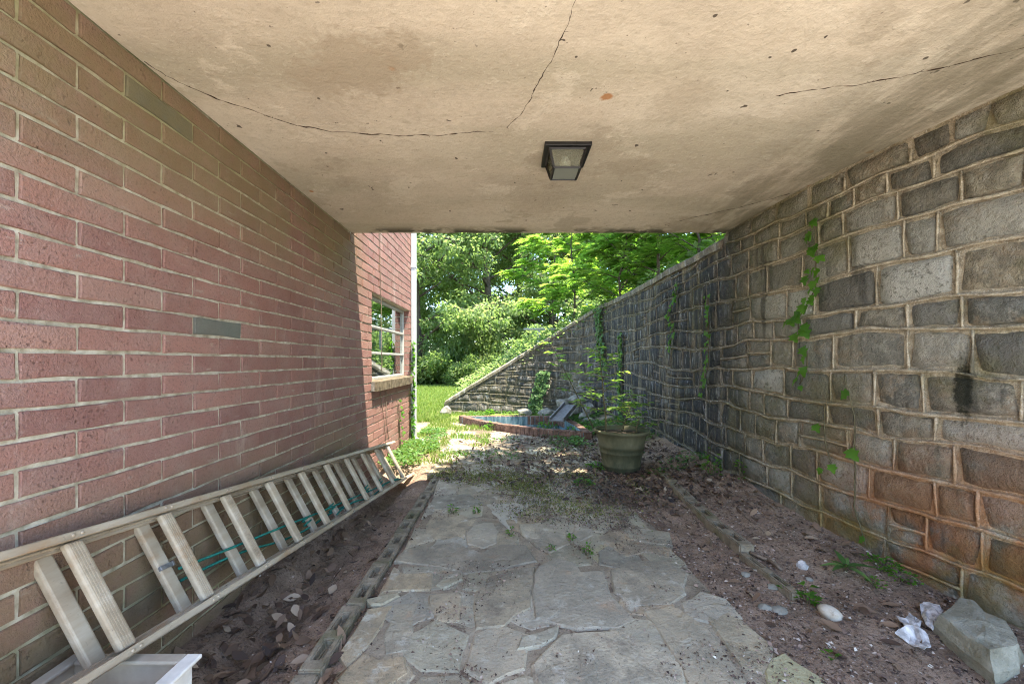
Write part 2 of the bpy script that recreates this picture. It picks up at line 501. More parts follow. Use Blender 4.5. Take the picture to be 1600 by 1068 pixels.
# ground
g = G('soil_and_grass')
x, y, z = g.xyz()
c = g.ramp(g.noise(5, 7, 0.7), [(0.3, (0.155,0.105,0.072)), (0.5, (0.285,0.198,0.138)), (0.68, (0.41,0.295,0.21))])
c = g.mix(g.mr(g.noise(85, 5, 0.75), 0.52, 0.62, 0, 0.8), c, (0.09,0.060,0.047))
c = g.mix(g.mr(g.noise(120, 4, 0.75, g.vec((1, 1, 1), None, (3, 3, 3))), 0.62, 0.70, 0, 0.6), c, (0.36,0.29,0.24))
dirt = g.ramp(g.noise(3, 6, 0.7), [(0.3, (0.20,0.15,0.10)), (0.6, (0.36,0.29,0.20))])
c = g.mix(g.mr(y, 4.3, 5.3), c, dirt)
grass = g.ramp(g.noise(6, 6, 0.7), [(0.3, (0.10,0.15,0.028)), (0.7, (0.20,0.26,0.06))])
gm = g.math('MULTIPLY', g.mr(g.math('ADD', y, g.math('MULTIPLY', g.noise(1.6, 5, 0.7), 5.0)), 9.3, 10.9), 1.0)
c = g.mix(gm, c, grass)
MAT['ground'] = g.done(c, 0.95, g.bump(g.math('ADD', g.noise(25, 6, 0.75), g.noise(100, 4, 0.7)), 0.8, 0.014), 0.15)

g = G('leafy_hillside')
MAT['hill'] = g.done(g.ramp(g.noise(3, 6, 0.7), [(0.3, (0.05,0.05,0.02)), (0.7, (0.10,0.13,0.03))]), 0.95, g.bump(g.noise(20, 5), 0.8, 0.02), 0.1)

def leaf_mat(name, stops, tstops, trans=0.45, rough=0.5):
    g = G(name)
    r = g.attr('rnd')
    return g.done(g.ramp(r, stops), rough, None, 0.35, 0.0, trans, g.ramp(r, tstops))
MAT['leaf_big'] = leaf_mat('broad_leaf', [(0, (0.075,0.115,0.042)), (0.5, (0.112,0.162,0.060)), (0.85, (0.165,0.21,0.085)), (1, (0.26,0.28,0.145))],
                           [(0, (0.20,0.33,0.07)), (0.6, (0.32,0.46,0.12)), (1, (0.48,0.55,0.22))], 0.55)
MAT['leaf_bright'] = leaf_mat('bright_leaf', [(0, (0.055,0.120,0.018)), (0.5, (0.090,0.165,0.030)), (1, (0.15,0.22,0.05))],
                              [(0, (0.18,0.37,0.03)), (0.5, (0.30,0.52,0.055)), (1, (0.48,0.62,0.10))], 0.58)
MAT['leaf_vine'] = leaf_mat('vine_leaf', [(0, (0.045,0.13,0.015)), (1, (0.10,0.24,0.025))], [(0, (0.10,0.30,0.01)), (1, (0.24,0.48,0.03))], 0.5)
MAT['leaf_ivy'] = leaf_mat('dark_ivy_leaf', [(0, (0.045,0.10,0.025)), (0.7, (0.085,0.17,0.04)), (1, (0.16,0.26,0.08))], [(0, (0.08,0.2,0.02)), (1, (0.18,0.34,0.04))], 0.35)
MAT['grass'] = leaf_mat('grass_blade', [(0, (0.11,0.17,0.03)), (0.7, (0.17,0.24,0.05)), (1, (0.27,0.28,0.10))], [(0, (0.15,0.30,0.02)), (1, (0.34,0.46,0.06))], 0.4, 0.6)
MAT['moss'] = leaf_mat('moss_tuft', [(0, (0.10,0.11,0.03)), (0.6, (0.16,0.17,0.045)), (1, (0.24,0.24,0.07))], [(0, (0.10,0.13,0.02)), (1, (0.2,0.24,0.03))], 0.2, 0.9)
MAT['dead'] = leaf_mat('dead_leaf', [(0, (0.038,0.026,0.021)), (0.35, (0.080,0.050,0.036)), (0.6, (0.145,0.090,0.058)), (0.85, (0.25,0.165,0.105)), (1, (0.40,0.31,0.22))],
                       [(0, (0.08,0.04,0.02)), (1, (0.4,0.25,0.1))], 0.12, 0.7)
MAT['chip'] = leaf_mat('mulch_chip', [(0, (0.045,0.028,0.022)), (0.45, (0.15,0.098,0.073)), (0.75, (0.34,0.245,0.185)), (0.92, (0.44,0.35,0.28)), (1, (0.60,0.54,0.45))],
                       [(0, (0.05,0.03,0.02)), (1, (0.2,0.15,0.1))], 0.02, 0.9)
MAT['bark'] = plain('bark', (0.085,0.068,0.05), 0.9, 0.2, 0, 0.4, 18, 0.8)
MAT['stem'] = plain('green_stem', (0.10,0.085,0.045), 0.8, 0.2, 0, 0.3, 40, 0.3)
MAT['drystem'] = plain('dry_stem', (0.19,0.14,0.10), 0.9, 0.2, 0, 0.35, 40, 0.4)
MAT['crack'] = plain('crack_grime', (0.050,0.032,0.022), 0.95, 0.1, 0, 0.4, 60, 0.4)
MAT['white_paint'] = plain('white_painted_metal', (0.40,0.41,0.40), 0.4, 0.45, 0, 0.06, 12, 0.05)
MAT['white_frame'] = plain('weathered_white_frame', (0.33,0.33,0.295), 0.5, 0.4, 0, 0.12, 25, 0.1)
MAT['black_metal'] = plain('dark_bronze_metal', (0.012,0.011,0.010), 0.5, 0.3, 0, 0.3, 40, 0.1)
MAT['block'] = None
g = G('weathered_block')
x, y, z = g.xyz()
c = g.ramp(g.noise(12, 7, 0.7), [(0.3, (0.125,0.10,0.068)), (0.5, (0.22,0.18,0.125)), (0.7, (0.32,0.265,0.19))])
c = g.mix(g.mr(g.noise(4, 5, 0.65), 0.5, 0.64, 0, 0.6), c, (0.12,0.115,0.05))
c = g.mix(g.mr(g.noise(90, 4, 0.7), 0.58, 0.68, 0, 0.6), c, (0.06,0.05,0.04))
MAT['block'] = g.done(c, 0.93, g.bump(g.noise(60, 6, 0.75), 0.8, 0.008), 0.2)

g = G('weathered_ladder_metal')
x, y, z = g.xyz()
c = g.ramp(g.noise(9, 6, 0.65, g.vec((1, 0.25, 1))), [(0.3, (0.24,0.18,0.115)), (0.5, (0.36,0.295,0.21)), (0.7, (0.46,0.40,0.315))])
c = g.mix(g.mr(g.noise(5, 5, 0.7, g.vec((1, 0.6, 1), None, (0, 4, 0))), 0.52, 0.66, 0, 0.7), c, (0.30,0.185,0.095))
c = g.mix(g.mr(g.noise(40, 4, 0.7), 0.62, 0.72, 0, 0.6), c, (0.12,0.09,0.065))
MAT['ladder'] = g.done(c, 0.55, g.bump(g.noise(60, 5, 0.7, g.vec((1, 0.3, 1))), 0.25, 0.003), 0.4, 0.15)
MAT['bracket'] = plain('grey_steel_bracket', (0.23,0.23,0.23), 0.45, 0.5, 0.6, 0.3, 50, 0.2)
MAT['rope'] = plain('teal_rope', (0.018,0.16,0.125), 0.8, 0.2, 0, 0.35, 120, 0.6)
MAT['plastic'] = plain('white_plastic', (0.60,0.575,0.52), 0.45, 0.4, 0, 0.16, 14, 0.1)
g = G('mossy_pot')
x, y, z = g.xyz()
c = g.ramp(g.noise(8, 6, 0.65, g.vec((1, 1, 0.5))), [(0.3, (0.060,0.060,0.030)), (0.55, (0.105,0.100,0.055)), (0.75, (0.155,0.145,0.088))])
band = g.math('MULTIPLY', g.mr(z, 0.30, 0.22), g.mr(g.noise(7, 5, 0.7, g.vec((1, 1, 0.4))), 0.35, 0.6))
c = g.mix(g.math('MULTIPLY', band, 0.8), c, (0.035,0.040,0.020))
MAT['pot'] = g.done(c, 0.8, g.bump(g.noise(50, 5, 0.7), 0.4, 0.005), 0.3)
g = G('grey_green_rock')
c = g.ramp(g.noise(9, 7, 0.7), [(0.3, (0.17,0.155,0.105)), (0.5, (0.275,0.26,0.195)), (0.7, (0.375,0.36,0.285))])
c = g.mix(g.mr(g.noise(70, 4, 0.75), 0.57, 0.68, 0, 0.6), c, (0.12,0.11,0.075))
c = g.mix(g.mr(g.noise(6, 6, 0.7, g.vec((1, 1, 1), None, (3, 1, 2))), 0.60, 0.72, 0, 0.7), c, (0.50,0.49,0.43))
MAT['rock'] = g.done(c, 0.9, g.bump(g.math('ADD', g.noise(22, 6, 0.7), g.noise(90, 4, 0.7)), 0.7, 0.010), 0.25)
MAT['rubble'] = plain('pale_garden_rock', (0.23,0.215,0.175), 0.9, 0.2, 0, 0.45, 9, 0.8)
g = G('pale_pebble')
c = g.ramp(g.noise(14, 5, 0.6), [(0.35, (0.32,0.25,0.17)), (0.55, (0.46,0.42,0.35)), (0.7, (0.56,0.54,0.49))])
c = g.mix(g.mr(g.noise(45, 6, 0.75), 0.54, 0.66, 0, 0.7), c, (0.22,0.16,0.11))
MAT['pebble'] = g.done(c, 0.75, g.bump(g.noise(60, 4), 0.15, 0.003), 0.35)
MAT['scrap'] = plain('torn_white_scrap', (0.50,0.47,0.45), 0.8, 0.2, 0, 0.45, 34, 0.6)
g = G('blue_pool_paint')
c = g.ramp(g.noise(7, 6, 0.7, g.vec((2.2, 2.2, 0.3))), [(0.32, (0.035,0.07,0.08)), (0.46, (0.09,0.17,0.20)), (0.57, (0.17,0.26,0.29)), (0.70, (0.38,0.43,0.43))])
MAT['poolblue'] = g.done(c, 0.6, g.bump(g.noise(40, 4), 0.2, 0.004), 0.35)
g = G('still_water')
MAT['water'] = g.done((0.012,0.022,0.022), 0.06, g.bump(g.noise(6, 3), 0.05, 0.01), 0.5)
g = G('window_glass')
p1 = g.n('ShaderNodeBsdfGlossy'); p1.inputs['Roughness'].default_value = 0.02
p1.inputs['Color'].default_value = (0.9, 0.95, 0.95, 1)
p2 = g.n('ShaderNodeBsdfTransparent')
fr = g.n('ShaderNodeFresnel'); fr.inputs[0].default_value = 2.2
mx = g.n('ShaderNodeMixShader')
g.t.links.new(g.math('MAXIMUM', fr.outputs[0], 0.6), mx.inputs[0])
g.t.links.new(p2.outputs[0], mx.inputs[1]); g.t.links.new(p1.outputs[0], mx.inputs[2])
g.t.links.new(mx.outputs[0], g.o.inputs[0])
MAT['glass'] = g.m
for key, clear, colr in (('frost', 0.12, (0.40,0.42,0.36)), ('clear', 0.62, (0.34,0.33,0.24))):
  g = G(key + '_lantern_glass')
  p1 = g.n('ShaderNodeBsdfPrincipled')
  p1.inputs['Base Color'].default_value = (*colr, 1); p1.inputs['Roughness'].default_value = 0.35
  t = g.n('ShaderNodeBsdfTranslucent'); t.inputs[0].default_value = (*colr, 1)
  t2 = g.n('ShaderNodeBsdfTransparent'); t2.inputs[0].default_value = (0.9, 0.92, 0.88, 1)
  m1 = g.n('ShaderNodeMixShader'); m1.inputs[0].default_value = 0.5
  m2 = g.n('ShaderNodeMixShader'); m2.inputs[0].default_value = clear
  g.t.links.new(p1.outputs[0], m1.inputs[1]); g.t.links.new(t.outputs[0], m1.inputs[2])
  g.t.links.new(m1.outputs[0], m2.inputs[1]); g.t.links.new(t2.outputs[0], m2.inputs[2])
  g.t.links.new(m2.outputs[0], g.o.inputs[0])
  MAT[key] = g.m
MAT['bulb'] = plain('white_bulb', (0.78,0.78,0.74), 0.3, 0.4, 0, 0.03, 10, 0.0)
MAT['room'] = plain('room_plaster', (0.34,0.33,0.31), 0.9, 0.1, 0, 0.1, 5, 0.1)
MAT['curtain'] = plain('pale_curtain', (0.55,0.56,0.56), 0.9, 0.1, 0, 0.1, 5, 0.1)
MAT['chute'] = plain('grey_chute', (0.19,0.18,0.18), 0.7, 0.3, 0, 0.25, 20, 0.3)
MAT['bounce_ground'] = plain('pale_bounce_ground', (0.62,0.585,0.52), 0.9, 0.2, 0, 0.12, 6, 0.3)  # for the unseen ground added to bounce light under the slab
MAT['curb'] = plain('weathered_curb_brick', (0.175,0.105,0.078), 0.9, 0.2, 0, 0.5, 12, 0.5)
MAT['crate_in'] = plain('brown_reflection_plastic', (0.33,0.285,0.225), 0.5, 0.4, 0, 0.25, 7, 0.1)  # brown reflection inside the white crate, painted into the plastic colour
MAT['sill'] = plain('mossy_sill_brick', (0.145,0.115,0.075), 0.9, 0.2, 0, 0.5, 16, 0.5)
MAT['roof'] = plain('roof_felt', (0.12,0.11,0.10), 0.9, 0.2, 0, 0.2, 20, 0.3)
MAT['potsoil'] = plain('pot_soil', (0.06,0.045,0.035), 0.95, 0.1, 0, 0.4, 40, 0.8)

# ---------------------------------------------------------------- stone wall line in plan
ctrl = [(2.27,0.35),(2.21,0.8),(2.12,1.35),(1.965,2.0),(1.885,2.6),(1.865,3.4),(1.86,4.6),(1.85,5.8),(1.83,6.7),(1.76,7.3),(1.56,7.85),(1.15,8.22),(0.6,8.38),(0.0,8.43),(-0.7,8.45),(-1.35,8.46)]
def catmull(P, m=10):
    out = []
    P = [Vector((p[0], p[1], 0)) for p in P]
    Q = [2*P[0]-P[1]] + P + [2*P[-1]-P[-2]]
    for i in range(1, len(Q)-2):
        for k in range(m):
            t = k/m
            a, b, c, d = Q[i-1], Q[i], Q[i+1], Q[i+2]
            out.append(0.5*((2*b)+(c-a)*t+(2*a-5*b+4*c-d)*t*t+(3*b-a-3*c+d)*t**3))
    out.append(P[-1])
    return out
WP = catmull(ctrl)
WS = [0.0]
for a, b in zip(WP, WP[1:]):
    WS.append(WS[-1] + (b-a).length)
WLEN = WS[-1]
WSa = np.array(WS); WX = np.array([p.x for p in WP]); WY = np.array([p.y for p in WP])
def wpos(s):
    return Vector((float(np.interp(s, WSa, WX)), float(np.interp(s, WSa, WY)), 0))
def wnorm(s):
    """normal towards the passage side"""
    a = wpos(max(0, s-0.05)); b = wpos(min(WLEN, s+0.05))
    d = (b-a).normalized()
    return Vector((-d.y, d.x, 0))
def s_at_y(y):
    return float(np.interp(y, WY[:90], WSa[:90]))
def wtop(s):
    p = wpos(s)
    if p.y < 3.42:
        return 2.203
    t = min(2.13, 1.05 + 0.62*p.x)
    return t + 0.015*nz(s*1.3, 4.2)
def wp3(s, z, d=0.0):
    return wpos(s) + wnorm(s)*d + Vector((0, 0, z))

# ---------------------------------------------------------------- ground, path, hillside
POOL = []                       # inner edge of the pool in plan
pa = [(1.17,5.50),(0.72,5.66),(0.26,5.93),(-0.18,6.28),(-0.58,6.72),(-0.86,7.16)]
front = catmull(pa, 6)
back = [Vector((-0.55,7.22,0)), Vector((0.2,7.24,0)), Vector((0.98,7.20,0))]
right_side = [Vector((1.08,6.7,0)), Vector((1.15,6.1,0))]
POOL = [Vector((p.x, p.y, 0)) for p in front] + back + right_side
pc = sum(POOL, Vector((0,0,0))) / len(POOL)
def inset(P, d):
    n = len(P); out = []
    for i in range(n):
        a, b, c = P[i-1], P[i], P[(i+1) % n]
        t = (c-a).normalized()
        nn = Vector((-t.y, t.x, 0))
        if nn.dot(pc-b) < 0:
            nn = -nn
        out.append(b + nn*d)
    return out
def inside_poly(P, x, y):
    r_ = False
    n = len(P)
    j = n-1
    for i in range(n):
        if (P[i].y > y) != (P[j].y > y) and x < (P[j].x-P[i].x)*(y-P[i].y)/(P[j].y-P[i].y+1e-12)+P[i].x:
            r_ = not r_
        j = i
    return r_
POOL_IN = inset(POOL, 0.112)

def soil(x, y):
    n = 0.018*nz(x*3, y*3) + 0.010*nz(x*9, y*9, 3) + 0.005*nz(x*22, y*22, 5)
    if y > 9.5 or y < -0.5 or x < -6 or x > 4:
        return 0.0 + 0.10*nz(x*0.12, y*0.12)*sstep(12, 30, y)
    z = -0.012
    near = sstep(4.9, 4.0, y)
    if x < -0.60:
        a = sstep(-0.60, -0.76, x)
        zz = -0.035 - 0.085*math.exp(-((x+1.06)/0.11)**2) + 0.045*math.exp(-((x+1.27)/0.10)**2)*sstep(1.6, 2.4, y) - 0.03
        z += a*near*(zz + 1.5*n)
    if x > 0.92:
        zw = float(np.interp(y, [0.5,1.5,2.3,3.25,4,6,8], [-0.01,0.02,0.105,0.18,0.2,0.2,0.12]))
        z += sstep(0.92, 1.10, x)*(0.010 + 1.2*n) + clamp((x-1.1)/0.78)**1.15*zw
    if y > 4.2:
        z += sstep(4.2, 5.2, y)*0.8*n*(1 if (x > 0.9 or x < -0.8) else 0.3)
    return z

def axis(lo, hi, step, outer_lo, outer_hi):
    return sorted(set(outer_lo + [round(lo + step*i, 4) for i in range(int((hi-lo)/step)+1)] + outer_hi))
gx = axis(-1.5, 2.5, 0.05, [-400,-150,-60,-30,-18,-12,-8,-6,-4.5,-3.2,-2.4,-1.9], [3,4,6,9,14,25,60,150,400])
gy = axis(0.2, 9.2, 0.05, [-400,-150,-60,-20,-8,-4,-2,-1,-0.4,-0.1], [9.6,10.2,11,12,13.5,15,17,20,24,30,45,80,150,400])
gv = []; gf = []
for yy in gy:
    for xx in gx:
        gv.append((xx, yy, soil(xx, yy)))
W_ = len(gx)
for j in range(len(gy)-1):
    for i in range(len(gx)-1):
        q = [j*W_+i, j*W_+i+1, (j+1)*W_+i+1, (j+1)*W_+i]
        if 5 < gy[j] < 7.6 and any(inside_poly(POOL_IN, gv[k][0], gv[k][1]) for k in q):
            continue
        gf.append(q)
ground = part('ground', gv, gf, MAT['ground'], None, True)
ground['kind'] = 'structure'

# path bed: a sheet with ragged edges lying on the soil
pv = []; pf = []
ys = [0.4 + 0.06*i for i in range(int((6.4-0.4)/0.06)+1)]
NX = 34
for yy in ys:
    xl = -0.615 + 0.03*nz(yy*2.2, 1) - sstep(4.2, 5.0, yy)*0.25
    xr = 1.0 + 0.07*nz(yy*2.0, 9) + 0.04*nz(yy*7, 4) + 0.08*sstep(1.9, 1.2, yy) - 0.06*sstep(2.2, 2.9, yy)
    for i in range(NX+1):
        xx = xl + (xr-xl)*i/NX
        pv.append((xx, yy, 0.0 + 0.005*nz(xx*4, yy*4, 2) + 0.003*nz(xx*14, yy*14, 8) - (0.02 if i in (0, NX) else 0)))
for j in range(len(ys)-1):
    for i in range(NX):
        a = j*(NX+1)+i
        q = [a, a+1, a+NX+2, a+NX+1]
        if ys[j] > 5 and any(inside_poly(inset(POOL, 0.03), pv[k][0], pv[k][1]) for k in q):
            continue
        pf.append(q)
path = part('path', pv, pf, MAT['path'], None, True)
path['kind'] = 'structure'

# unseen pale concrete behind the camera, added to bounce sunlight into the passage
m = MB(); m.box((-7, -9, -0.15), (7, 0.38, 0.004))
o = m.build('bounce_ground', MAT['bounce_ground']); o['kind'] = 'structure'

# hillside held back by the stone wall
hv = []; hf = []
hs = [WLEN*i/70 for i in range(71)]
ht = [0.18, 0.5, 1, 2, 4, 7, 11, 17, 26, 45]
for s in hs:
    p = wpos(s); nn = -wnorm(s)
    for t in ht:
        q = p + nn*t
        zt = min(2.1, wtop(s)) - 0.06 if p.y > 3.42 else 2.06
        zt += 0.12*nz(q.x*0.7, q.y*0.7)*min(1, t) + 0.03*min(t, 17) * sstep(-1.0, 1.0, p.x)
        hv.append((q.x, q.y, zt if t > 0.2 else zt - 0.02))
for i in range(len(hs)-1):
    for j in range(len(ht)-1):
        a = i*len(ht)+j
        hf.append([a, a+1, a+len(ht)+1, a+len(ht)])
hill = part('hillside', hv, hf, MAT['hill'], None, True)
hill['kind'] = 'structure'

# ---------------------------------------------------------------- brick house
house = thing('brick_house', 'dusky red brick house with pale mortar, one window and a white downspout', 'house', (-1.344, 3.0, 0))
XW = -1.344
WY0, WY1, WZ0, WZ1 = 3.93, 5.45, 0.90, 1.7866
YEND = 5.585
m = MB()
xm, xb = XW-0.008, XW-0.30
m.box((xb, 0.1, -0.6), (xm, WY0-0.003, 5.2))
m.box((xb, WY1+0.003, -0.6), (xm, YEND-0.004, 5.2))
m.box((xb, WY0-0.003, -0.6), (xm, WY1+0.003, WZ0-0.02))
m.box((xb, WY0-0.003, WZ1+0.003), (xm, WY1+0.003, 5.2))
m.box((-8, YEND-0.30, -0.6), (xb, YEND-0.004, 5.2))
m.box((-8, 0.1, -0.6), (-7.7, YEND-0.30, 5.2))
m.box((-7.7, 0.1, -0.6), (xb, 0.4, 5.2))
wall = m.build('wall', MAT['mortar'], house)
m = MB(); m.box((-8.4, -0.2, 5.2), (XW+0.35, YEND+0.35, 5.42)); m.build('roof', MAT['roof'], house)
m = MB(); m.box((-4.5, 2.6, 0.3), (xb-0.01, 2.65, 2.8)); m.box((-4.55, 2.65, 0.3), (-4.5, 5.2, 2.8)); m.box((-4.5, 2.65, 0.25), (xb-0.01, 5.2, 0.3)); m.box((-4.5, 2.65, 2.8), (xb-0.01, 5.2, 2.85))
m.build('interior_room', MAT['room'], house)

CH = 0.0822; BL = 0.3045; JT = 0.0115
def brick_mesh(seed):
    rr = random.Random(seed)
    v = []; fs = []
    b = 0.055          # bevel in unit length
    nx, nz_ = 5, 3
    ty = [0, 0.010, 0.35, 0.68, 0.990, 1.0]; tz = [0, 0.05, 0.95, 1.0]
    for k in range(4):
        for i in range(6):
            edge = (i in (0, 5)) or (k in (0, 3))
            jy = rr.uniform(-0.008, 0.008); jz = rr.uniform(-0.05, 0.05)
            v.append(((-0.35 if edge else 0.0) + rr.uniform(-0.10, 0.10), ty[i]-0.5+jy, tz[k]-0.5+jz))
    for k in range(3):
        for i in range(5):
            a = k*6+i
            fs.append([a, a+1, a+7, a+6])
    ring = [0,1,2,3,4,5,11,17,23,22,21,20,19,18,12,6]
    n0 = len(v)
    for q in ring:
        v.append((-10.0, v[q][1], v[q][2]))
    L_ = len(ring)
    for i in range(L_):
        j = (i+1) % L_
        fs.append([ring[j], ring[i], n0+i, n0+j])
    return v, fs
BRV = [brick_mesh(s) for s in range(8)]
BRM = [mesh_from('brick', [(a*0.01, b, c) for a, b, c in v], f, MAT['brick'], False) for v, f in BRV]
cands = []
for k in range(-15, 27):
    z0 = 1.129 + CH*k; z1 = z0+CH
    off = 1.0905 + (0.0 if (k % 2 == 1) else BL/2)
    i0 = int((-1.2-off)/BL)-1
    for i in range(i0, 30):
        y0 = off + i*BL; y1 = y0 + BL
        ya, yb = y0+JT/2, y1-JT/2
        za, zb = z0+JT/2, z1-JT/2
        if yb > YEND:
            yb = YEND
        if ya > YEND-0.03:
            continue
        segs = [(ya, yb)]
        if zb > WZ0-0.10 and za < WZ1 - 0.005:
            segs = []
            lo, hi = WY0 - (0 if za > WZ0-0.005 else 0.0), WY1
            if ya < lo: segs.append((ya, min(yb, lo)))
            if yb > hi: segs.append((max(ya, hi), yb))
        for (a, b) in segs:
            if b-a < 0.025: continue
            if za > 2.15 and a < 3.45:
                if b < 3.46: continue
                a = 3.43
            if zb < -0.15: continue
            zc = (za+zb)/2
            d2 = max(0.6, (a+b)/2)**2
            vis = 1.0
            yc = (a+b)/2
            if yc < 0.95 or zc < -0.06: vis = 0.02
            pz = 564 + F*(1.1-zc)/max(yc, 0.3)
            if pz > 1075 or pz < -10: vis = 0.01
            if zc > 2.95: vis *= 0.3
            cands.append(((b-a)*(zb-za)/d2/max(1, yc)*vis, a, b, za, zb))
cands.sort(key=lambda c: -c[0])
def painted_at(px, py, a, b, za, zb):
    Y = F*1.344/(793-px)
    zz = 1.1-(py-564)*Y/F
    return a-0.006 <= Y <= b+0.006 and za-0.006 <= zz <= zb+0.006
rest = MB(); rrnd = []
for n_, (sc_, a, b, za, zb) in enumerate(cands):
    w = R.randrange(8)
    x0 = XW + R.uniform(-0.002, 0.002)
    if n_ < 300:
        o = link('brick', BRM[w], house, Vector((x0, (a+b)/2, (za+zb)/2)) - root_loc(house))
        o.scale = (1, b-a, zb-za)
        for (px, py) in ((340,510), (272,192)):
            if painted_at(px, py, a, b, za, zb):
                o['painted'] = 1.0
                o['label'] = 'grey green painted brick'
    else:
        v, f = BRV[w]
        rest.add([(x0 + vx*0.01, (a+b)/2 + vy*(b-a), (za+zb)/2 + vz*(zb-za)) for vx, vy, vz in v], f)
        rrnd += [R.random()]*len(v)
o = rest.build('brickwork', MAT['brick'], house, rnd=rrnd); o['kind'] = 'stuff'

# window, sill
win = thing('x', 'x', 'x')
bpy.data.objects.remove(win)
xf = XW - 0.075
m = MB()
fw = 0.032
m.box((xf-0.05, WY0+0.002, WZ1-fw), (xf, WY1-0.002, WZ1-0.002))
m.box((xf-0.05, WY0+0.002, WZ0+0.002), (xf, WY1-0.002, WZ0+fw))
m.box((xf-0.05, WY0+0.002, WZ0+fw), (xf, WY0+fw, WZ1-fw))
m.box((xf-0.05, WY1-fw, WZ0+fw), (xf, WY1-0.002, WZ1-fw))
window = m.build('window', MAT['white_frame'], house, bevel=0.004)
zz = [WZ0+fw, WZ0+fw+0.255, WZ0+fw+0.535, WZ1-fw]
for zb_ in zz[1:3]:
    m = MB(); m.box((xf-0.045, WY0+fw, zb_-0.013), (xf+0.006, WY1-fw, zb_+0.013)); m.build('glazing_bar', MAT['white_frame'], window, bevel=0.004)
for i in range(3):
    m = MB(); a0 = zz[i]+(0.013 if i else 0); a1 = zz[i+1]-(0.013 if i < 2 else 0)
    m.box((xf-0.03, WY0+fw, a0), (xf-0.025, WY1-fw, a1)); m.build('pane', MAT['glass'], window)
sill = thing('x', 'x', 'x'); bpy.data.objects.remove(sill)
m = MB(); m.box((XW-0.12, WY0-0.02, WZ0-0.095), (XW+0.035, WY1+0.02, WZ0-0.006))
sill = m.build('window_sill', MAT['wmortar'], house)
ns = 19
sbm = MB(); sbm.box((-0.09, -0.5, -0.048), (0.09, 0.5, 0.048))
sme = mesh_from('brick', sbm.v, sbm.f, MAT['sill'])
for i in range(ns):
    a = WY0-0.025 + (WY1-WY0+0.05)*(i+0.5)/ns
    o = link('brick', sme, sill, Vector((XW-0.035+R.uniform(-.004,.004), a, WZ0-0.048)) - root_loc(house))
    o.scale = (1, 0.068, 1)
    o['painted'] = R.uniform(0.6, 0.95)
    o.rotation_euler = (0, 0.06, 0)

# downspout at the corner of the house
m = MB()
dc = Vector((XW+0.03, YEND-0.035, 0))
m.box((XW+0.002, YEND-0.075, 0.02), (XW+0.062, YEND+0.02, 5.15))
ds = m.build('downspout', MAT['white_paint'], house, bevel=0.008)
for zc in (0.45, 2.4):
    m = MB(); m.box((XW-0.004, YEND-0.082, zc), (XW+0.066, YEND+0.026, zc+0.03)); m.build('strap', MAT['white_paint'], ds)
m = MB(); m.obox((XW+0.06, YEND-0.03, 0.0), (0.10,0,-0.03), (0,0.045,0), (0.01,0,0.03)); m.build('outlet', MAT['white_paint'], ds, bevel=0.006)

# ---------------------------------------------------------------- stone retaining wall
swall = thing('stone_wall', 'tall rubble stone retaining wall with raised mortar joints along the right side, sloping down behind the pool', 'wall', (1.9, 3.0, 0))
cv = []; cf = []
SS = [WLEN*i/160 for i in range(161)]
for s in SS:
    zt = wtop(s)
    for (d, z) in ((0, -0.5), (0, zt*0.5), (0, zt), (-0.34, zt), (-0.34, -0.5)):
        cv.append(wp3(s, z, d))
for i in range(160):
    for k in range(4):
        a = i*5+k
        cf.append([a, a+5, a+6, a+1][::-1])
cf.append([160*5+k for k in range(5)])
cf.append([k for k in range(5)][::-1])
part('mortar_core', cv, cf, MAT['wmortar'], swall)
# coping on the open part
s34 = s_at_y(3.43)
cv = []; cf = []
CS = [s34 + (WLEN-0.02-s34)*i/120 for i in range(121)]
for s in CS:
    zt = wtop(s); w = 0.012*nz(s*6, 3)
    for (d, z) in ((0.03+w, zt-0.055), (0.035+w, zt+0.004), (0.0, zt+0.03), (-0.30, zt+0.035), (-0.37, zt-0.03)):
        cv.append(wp3(s, z + 0.012*nz(s*5, d*9), d))
for i in range(120):
    for k in range(4):
        a = i*5+k
        cf.append([a, a+5, a+6, a+1][::-1])
cf.append([120*5+k for k in range(5)]); cf.append([k for k in range(5)][::-1])
part('coping', cv, cf, MAT['wmortar'], swall)

# courses
bases = [-0.14]
rs = random.Random(21)
while bases[-1] < 2.12:
    bases.append(bases[-1] + rs.choice([0.125, 0.15, 0.165, 0.18, 0.20]))
bases[-1] = 2.23 if bases[-1] > 2.16 else bases[-1]
if bases[-1] < 2.2: bases.append(2.23)
def bedz(k, s):
    return bases[k] + 0.024*nz(s*1.1, k*7.3) + 0.022*nz(s*3.1, k*3.1, 4) + 0.010*nz(s*8.0, k*2.1, 2) - (0.045*sstep(2.6, 4.0, wpos(s).y)*math.sin(s*2.1+k*0.9)) + 0.02*nz(s*2.0, k*0.6, 7)
S0 = s_at_y(0.6)
stones = []
vert_beads = []
for k in range(len(bases)-1):
    s = S0 + rs.uniform(-0.2, 0.1)
    hcourse = bases[k+1]-bases[k]
    while s < WLEN-0.12:
        ln = rs.uniform(0.19, 0.39) * (0.9 if hcourse < 0.17 else 1.0)
        if rs.random() < 0.15: ln = rs.uniform(0.12, 0.18)
        e = min(s+ln, WLEN-0.03)
        if e-s > 0.09:
            if hcourse > 0.175 and rs.random() < 0.20:
                f_ = rs.uniform(0.4, 0.6); stones += [(k, s, e, 0.0, f_), (k, s, e, f_, 1.0)]
            else:
                stones.append((k, s, e, 0.0, 1.0))
        s = e
